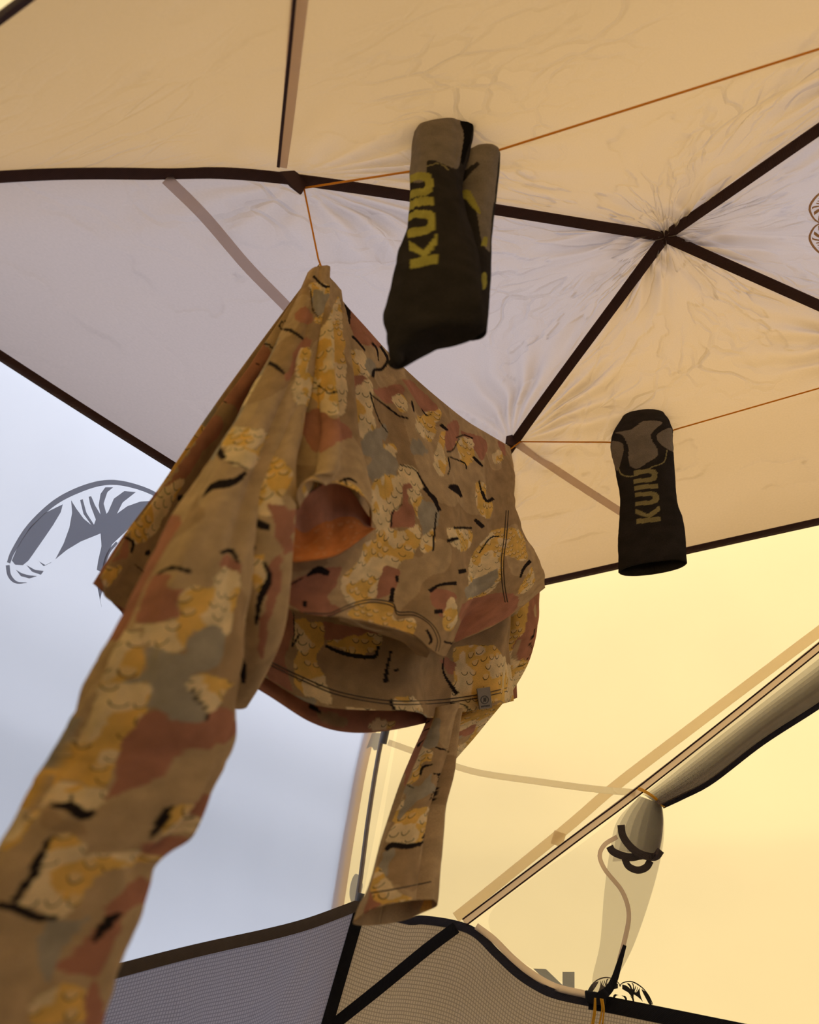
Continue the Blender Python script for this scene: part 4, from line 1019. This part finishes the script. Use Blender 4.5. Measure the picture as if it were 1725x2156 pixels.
lay(sleeveN, ZS, [
    (GOLD, [(490, 20), (800, 30), (790, 150), (700, 260), (690, 380), (640, 440), (520, 430), (400, 420), (320, 450), (400, 250)]),
    (RUST, [(800, 60), (950, 20), (1100, 60), (1250, 60), (1360, 60), (1100, 200), (1050, 300), (900, 430), (700, 500), (660, 530), (710, 400), (700, 280)]),
    (CREAM, [(330, 450), (520, 440), (670, 470), (640, 560), (560, 590), (440, 560), (300, 560), (230, 600)]),
    (BROWN, [(290, 600), (420, 650), (540, 660), (520, 750), (330, 720), (240, 700)]),
    (GOLD, [(120, 640), (230, 620), (160, 760), (60, 850), (20, 830)]),
    (GOLD, [(340, 740), (450, 740), (520, 800), (500, 870), (600, 850), (860, 850), (860, 900), (680, 960), (560, 1020), (500, 1110), (400, 1200), (330, 1230), (200, 1190), (110, 1150), (170, 1060), (210, 920), (280, 800)]),
    (RUST, [(1240, 470), (1200, 540), (1130, 700), (1000, 840), (860, 850), (880, 790), (1000, 750), (1120, 700), (1150, 540)]),
    (CREAM, [(1010, 600), (1120, 560), (1130, 640), (1060, 720), (980, 740)]),
    (OLIVE, [(300, 1260), (460, 1240), (560, 1200), (400, 1400), (330, 1560), (280, 1640), (230, 1500)]),
    (RUST, [(870, 930), (870, 1000), (800, 1180), (720, 1300), (650, 1500), (560, 1600), (350, 1560), (480, 1400), (560, 1300), (640, 1180), (780, 1040)]),
    (GOLD, [(230, 1700), (500, 1680), (500, 1860), (180, 1880)]),
    (RUST, [(520, 1640), (610, 1640), (560, 1880), (500, 1880)])],
    [([(305, 570), (420, 575), (500, 622), (572, 610)], 14, 84, 24), ([(430, 500), (432, 560)], 10, 20, 40), ([(315, 745), (250, 860), (180, 1000), (80, 1145)], 20, 60, 40), ([(-20, 1165), (100, 1190), (220, 1240), (355, 1245)], 40, 70, 18),
     ([(1045, 565), (980, 640), (905, 765)], 16, 76, 20), ([(725, 1215), (640, 1280), (555, 1395)], 26, 74, 26)])
lay(foldF, ZB, [
    (TAN, [(60, -200), (420, -300), (360, 1200), (20, 1250)]),
    (CREAM, [(170, 20), (300, 30), (320, 110), (280, 220), (100, 240), (90, 160)]), (GOLD, [(90, 170), (200, 150), (290, 220), (260, 310), (140, 290), (90, 280)]),
    (RUST, [(230, 250), (310, 280), (320, 400), (300, 520), (260, 420)]), (CREAM, [(110, 540), (180, 550), (200, 640), (170, 740), (120, 660)]),
    (RUST, [(225, 560), (290, 540), (260, 760), (210, 960), (190, 1080), (160, 960), (200, 760)])],
    [([(130, 345), (180, 370), (222, 385)], 40, 44, 30), ([(190, 565), (220, 650), (172, 760), (150, 900)], 14, 44, 16), ([(60, 1060), (80, 1130), (85, 1210)], 40, 44, 20), ([(110, 480), (150, 495)], 22, 24, 18)])
lay(pouch, ZA, [
    (GOLD, [(300, 560), (380, 420), (440, 300), (460, 440), (480, 700), (490, 980), (420, 1000), (350, 1030), (300, 960), (270, 800)]),
    (RUST, [(210, 1080), (260, 1000), (330, 990), (380, 1040), (450, 1040), (520, 1140), (450, 1180), (320, 1240), (250, 1190)]),
    (GOLD, [(240, 1520), (440, 1420), (560, 1470), (670, 1690), (560, 1640), (400, 1570), (240, 1580)])],
    [([(470, 1400), (500, 1480), (502, 1560)], 10, 16, 16), ([(262, 800), (360, 870), (440, 960)], 6, 8, 6), ([(440, 1425), (500, 1405), (550, 1430)], 10, 16, 8), ([(200, 1570), (240, 1530)], 12, 24, 12)])
pocket.C[..., :3] = lin((196, 122, 70)); pocket.C[..., 3] = .2  # backlight glowing through the cloth, painted in as orange
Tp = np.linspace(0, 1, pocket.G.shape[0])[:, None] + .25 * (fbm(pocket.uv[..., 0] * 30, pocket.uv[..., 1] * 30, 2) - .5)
pocket.C[Tp < .5, :3] = RUST; pocket.C[Tp < .5, 3] = 0  # shade deep in the pouch, painted as a rust upper half
keepF = sleeveF.C
lay(sleeveF, ZF, [
    (OLIVE, [(880, 310), (950, 300), (920, 500), (790, 520)]), (GOLD, [(790, 520), (890, 540), (880, 620), (800, 640), (790, 760), (700, 820), (680, 740)]),
    (OLIVE, [(680, 830), (790, 830), (860, 740), (850, 900), (700, 1010), (620, 1130), (600, 1100), (660, 960)]),
    (CREAM, [(610, 940), (660, 960), (600, 1120), (700, 1030), (800, 1000), (810, 1120), (700, 1150), (550, 1150), (570, 1040)]),
    (GOLD, [(540, 1140), (690, 1150), (800, 1130), (790, 1230), (760, 1290), (540, 1290), (500, 1250)]),
    (BROWN, [(550, 1350), (760, 1330), (740, 1660), (620, 1640), (560, 1570)]), (OLIVE, [(470, 1400), (560, 1350), (540, 1540), (510, 1560)]),
    (GOLD, [(410, 1560), (480, 1470), (540, 1590), (640, 1700), (720, 1740), (690, 1790), (450, 1850), (390, 1700)]), (RUST, [(340, 1690), (400, 1740), (450, 1850), (310, 1890)])],
    [([(790, 745), (812, 680), (885, 655)], 18, 20, 12), ([(508, 1352), (560, 1312), (680, 1320), (772, 1300)], 30, 52, 30), ([(780, 1285), (802, 1220)], 16, 16, 10), ([(890, 720), (922, 800), (892, 945)], 8, 14, 32), ([(862, 880), (838, 945)], 12, 22, 14), ([(908, 515), (1022, 552)], 12, 14, 12), ([(680, 820), (740, 850)], 8, 12, 8)])


bodyB.make('back_panel', M_SHIRT, shirt)
fb_ = bodyA.make('front_panel', M_SHIRT, shirt)
nb = bodyC.make('shoulder_panel', M_SHIRT, shirt)
pc = pouch.make('sleeve_pouch', M_SHIRT, shirt)
po_ = pocket.make('pouch_inside_glow', M_SHIRT, shirt)
foldF.make('gathered_fold', M_SHIRT, shirt)
sl = sleeveN.make('sleeve', M_SHIRT, shirt, thick=.0016)
s2 = sleeveU.make('sleeve', M_SHIRT, shirt, thick=.0014)
s3 = sleeveF.make('forearm_sleeve', M_SHIRT, s2, thick=.0016)

M_STITCH = simple('brown_thread', lin((84, 66, 46)), .9, bump=.5, bscale=900)
M_LABEL = simple('grey_label', lin((98, 86, 78)), .8, bump=.4, bscale=700)
BA, BC, BS3 = bvh_of(GA), bvh_of(GC), bvh_of(GW)
def seam_line(parent, bvh, pts, r=.0007, lift=.0016, n=90, name='stitching'):
    P = hits(bvh, [tuple(p) for p in catmull(np.array(pts, float), 40)], lift)
    if len(P) > 3: tube(name, P, r, M_STITCH, parent, n=n, k=5)
# hem stitching, collar band, shoulder seam, cuff
hemline = [(545, 1412), (638, 1457), (716, 1488), (819, 1506), (913, 1505), (1004, 1494), (1096, 1472)]
for d in (-24, -31): seam_line(fb_, BA, [(x, y + d) for x, y in hemline])
colr = [(640, 1296), (690, 1298), (712, 1290), (750, 1274), (787, 1268), (827, 1276), (838, 1294), (874, 1296), (905, 1315), (921, 1346), (917, 1372)]
for d in (0, 6): seam_line(nb, BC, [(x, y - d if x < 880 else y) if x < 880 else (x + d, y) for x, y in colr], n=110)
for d in (0, 5): seam_line(nb, BC, [(1066 + d, 1075), (1062 + d, 1130), (1056 + d, 1180), (1058 + d, 1230), (1064 + d, 1268)], r=.0009)
seam_line(s3, BS3, [(782, 1880), (830, 1872), (880, 1862), (908, 1856)])
# collar rib folded under the neckline
rowsR = [[(712, 1300, .04), (760, 1306, .045), (800, 1316, .05), (850, 1330, .055), (884, 1350, .055), (905, 1374, .05)],
         [(716, 1306, .03), (765, 1322, .02), (806, 1336, .015), (850, 1352, .01), (876, 1376, .015), (900, 1384, .03)]]
GR_ = net(rowsR, 30, 80); rib = Cloth(GR_, seed=11, base=BROWN); rib.make('collar_rib', M_SHIRT, shirt)
# woven label on the hem
lab = [(1004, 1450), (1031, 1446), (1036, 1490), (1010, 1494)]
_h = hit(BA, 1018, 1462, .006); _o = (_h - PL12[0]) @ PL12[1]
LP = np.array([on_plane(PL12, x, y, _o + .004) for x, y in lab])
lb = mesh_obj('hem_label', LP, [(0, 1, 2, 3)], M_LABEL, shirt, uv=np.array([(0, 0), (1, 0), (1, 1), (0, 1)]) * .02, smooth=False)
lsm = lb.modifiers.new('t', 'SOLIDIFY'); lsm.thickness = .0012; lsm.offset = 0
def lmap(a, b): return tuple(np.array(lab[0]) * (1 - a) * (1 - b) + np.array(lab[1]) * a * (1 - b) + np.array(lab[2]) * a * b + np.array(lab[3]) * (1 - a) * b)
M_INKM = simple('dark_print', lin((34, 28, 26)), .9)
ring = []
for k in range(28):
    a0, a1 = 2 * math.pi * k / 28, 2 * math.pi * (k + 1) / 28
    ring.append([lmap(.5 + .33 * math.cos(t) * f, .58 + .2 * math.sin(t) * f) for t, f in ((a0, 1), (a1, 1), (a1, .82), (a0, .82))])
nn_ = [[lmap(.36, .68), lmap(.44, .47), lmap(.52, .47), lmap(.44, .68)], [lmap(.46, .52), lmap(.53, .50), lmap(.57, .66), lmap(.5, .66)], [lmap(.52, .68), lmap(.58, .47), lmap(.66, .47), lmap(.6, .68)]]
BL = BVHTree.FromPolygons([tuple(p) for p in LP], [(0, 1, 2, 3)])
flat_on('label_emblem', ring + nn_, BL, M_INKM, lb, lift=.0014)
# small lettering under the emblem
LET5 = {'N': ["101", "111", "111", "101", "101"], 'U': ["101", "101", "101", "101", "111"], 'Y': ["101", "101", "010", "010", "010"], 'A': ["010", "101", "111", "101", "101"], 'R': ["110", "101", "110", "101", "101"]}
quads = []
for ci, ch in enumerate('NUYARN'):
    for r_, line_ in enumerate(LET5[ch]):
        for c_, bit in enumerate(line_):
            if bit == '1':
                x0 = .16 + ci * .118 + c_ * .031; y0 = .84 + r_ * .016
                quads.append([lmap(x0, y0), lmap(x0 + .031, y0), lmap(x0 + .031, y0 + .016), lmap(x0, y0 + .016)])
flat_on('label_lettering', quads, BL, M_INKM, lb, lift=.0014)

# ------------------------------------------------------------------ socks
S_BLK = lin((54, 49, 46)); S_GRY = lin((132, 120, 106)); S_YEL = lin((168, 158, 78)); S_OLV = lin((150, 138, 96))
def letters(cl, base, along, up, word, gap, c, sx=1.0):
    """knitted lettering: baseline start, direction of reading and of the letter height in picture pixels"""
    base, along, up = (np.array(v, float) for v in (base, along, up))
    G_ = {'K': [[(0, 0), (.34, 0), (.34, 1), (0, 1)], [(.30, .42), (.72, 1), (1.08, 1), (.60, .50), (1.12, 0), (.74, 0), (.30, .46)]],
          'U': [[(0, 1), (0, .3), (.1, .08), (.3, 0), (.6, 0), (.82, .08), (.92, .3), (.92, 1), (.62, 1), (.62, .36), (.52, .26), (.40, .26), (.30, .36), (.30, 1)]],
          'I': [[(0, 0), (.32, 0), (.32, 1), (0, 1)]]}
    x = 0
    wd_ = {'K': 1.08, 'U': .92, 'I': .32}
    for ch in word:
        for poly in G_[ch]:
            cl.blob([tuple(base + along * (x + a) * sx + up * b) for a, b in poly], c, smooth=False)
        x += wd_[ch] + gap
sock1 = tag(empty('sock'), 'black sock with grey heel and upright yellow lettering below the orange panel', 'sock', 'socks on the lines')
stK = [((1322, 1040), (1412, 1030), -.05), ((1306, 960), (1414, 945), -.045), ((1303, 905), (1408, 893), -.035), ((1312, 884), (1400, 878), -.01), ((1290, 922), (1413, 898), .018), ((1290, 950), (1415, 930), .022), ((1300, 995), (1418, 970), .022), ((1308, 1060), (1424, 1045), .022), ((1304, 1130), (1438, 1105), .022), ((1306, 1206), (1444, 1185), .022)]
GK, uvK, frK = sweep(stK, 420, 170, [.012, .014, .015, .013, .009], PL23, crease=lambda A, T: .10 * (fbm(A * 2 + 3, T * 16, 3) - .5), tilt=.004)
mK = np.linspace(0, 1, 420)[:, None] * np.ones((1, 170)) > .36
ck = Cloth(GK, uvK, frK & mK, base=S_BLK)
ck.blob([(1297, 912), (1330, 905), (1356, 888), (1394, 890), (1380, 905), (1370, 920), (1384, 945), (1384, 962), (1362, 976), (1342, 988), (1325, 977), (1324, 943), (1312, 918)], S_GRY)
ck.blob([(1287, 931), (1300, 930), (1314, 938), (1312, 959), (1302, 992), (1294, 975), (1286, 950)], S_GRY)
ck.blob([(1386, 914), (1412, 902), (1420, 925), (1420, 952), (1396, 940), (1384, 926)], S_GRY)
ck.line([(1303, 986), (1311, 1000), (1330, 1004), (1354, 996), (1374, 984), (1398, 974), (1405, 948)], 2.4, 2.4, c=S_OLV)
letters(ck, (1391, 1099), (-1.8, -30), (-50, 5), 'KUIU', .17, S_OLV)
ck.make('knitted_sock', M_SOCK, sock1, thick=.0022)

sock2 = tag(empty('sock'), 'dark sock with light grey heel and yellow lettering slung over the line beside the shirt', 'sock', 'socks on the lines')
stJ = [((985, 690), (1022, 680), -.05), ((992, 600), (1028, 590), -.05), ((985, 500), (1032, 490), -.045), ((968, 400), (1044, 395), -.04), ((958, 335), (1050, 315), -.025), ((930, 262), (1000, 290), -.012), ((884, 262), (984, 256), .006), ((870, 300), (978, 300), .02), ((868, 380), (975, 390), .024), ((866, 470), (990, 480), .026), ((845, 550), (1018, 560), .026), ((826, 630), (1024, 640), .024), ((822, 690), (1018, 690), .02), ((822, 735), (985, 706), .018)]
stJ2 = [((1000, 318), (1049, 314), .0), ((968, 345), (1050, 330), -.002), ((962, 400), (1044, 392), -.006), ((968, 480), (1033, 478), -.01), ((975, 570), (1030, 560), -.012), ((975, 640), (1026, 630), -.014), ((968, 700), (1022, 688), -.016)]
stJ1 = [((930, 330), (1000, 300), -.05), ((900, 275), (1000, 285), -.03), ((880, 258), (990, 262), -.004), ((870, 295), (988, 300), .016), ((868, 380), (970, 390), .024), ((866, 470), (990, 480), .026), ((846, 540), (1014, 560), .028), ((828, 620), (1022, 640), .026), ((820, 690), (1010, 690), .022), ((820, 740), (925, 712), .018), ((824, 768), (845, 752), .016)]
GJ, uvJ, frJ = sweep(stJ1, 420, 160, [.014, .018, .016, .018, .022, .022, .012], PL14, crease=lambda A, T: .07 * np.sin(A * 3 + 8 * T) + .22 * (fbm(A * 1.6, T * 9, 3) - .5))
mJ = np.linspace(0, 1, 420)[:, None] * np.ones((1, 160)) > .1
cj = Cloth(GJ, uvJ, frJ & mJ, base=S_BLK)
cj.blob([(860, 262), (880, 240), (930, 228), (985, 232), (976, 290), (966, 350), (950, 355), (905, 338), (898, 370), (890, 385), (860, 378), (862, 320)], S_GRY)
cj.blob([(972, 240), (1000, 250), (1004, 300), (998, 345), (970, 345), (976, 290)], lin((26, 24, 22)))  # shaded inside of the sock's opening, painted on as a dark patch
cj.line([(900, 352), (925, 346), (945, 360)], 2, 2, c=S_OLV)
letters(cj, (924, 556), (-4, -58), (-58, 12), 'KUIU', .10, S_YEL, sx=.95)
cj.make('leg', M_SOCK, sock2, thick=.0022)
GJ2, uvJ2, frJ2 = sweep(stJ2, 260, 120, [.008, .016, .016, .016, .014], PL14, crease=lambda A, T: .10 * (fbm(A * 2 + 7, T * 10, 3) - .5))
cj2 = Cloth(GJ2, uvJ2, frJ2, base=S_BLK)
cj2.blob([(955, 340), (1000, 308), (1055, 308), (1052, 400), (1042, 470), (1034, 530), (1014, 510), (1004, 450), (985, 415), (955, 390)], S_GRY)
cj2.line([(968, 385), (985, 365), (1008, 345)], 14, 8, 12, c=S_BLK)
cj2.blob([(968, 410), (985, 400), (1000, 420), (1012, 450), (1004, 448), (985, 425)], S_YEL)
cj2.line([(1018, 520), (1022, 500)], 12, 8, c=S_YEL)
cj2.blob([(1010, 585), (1022, 575), (1022, 605), (1010, 610)], S_YEL)
cj2.make('foot', M_SOCK, sock2, thick=.0022)
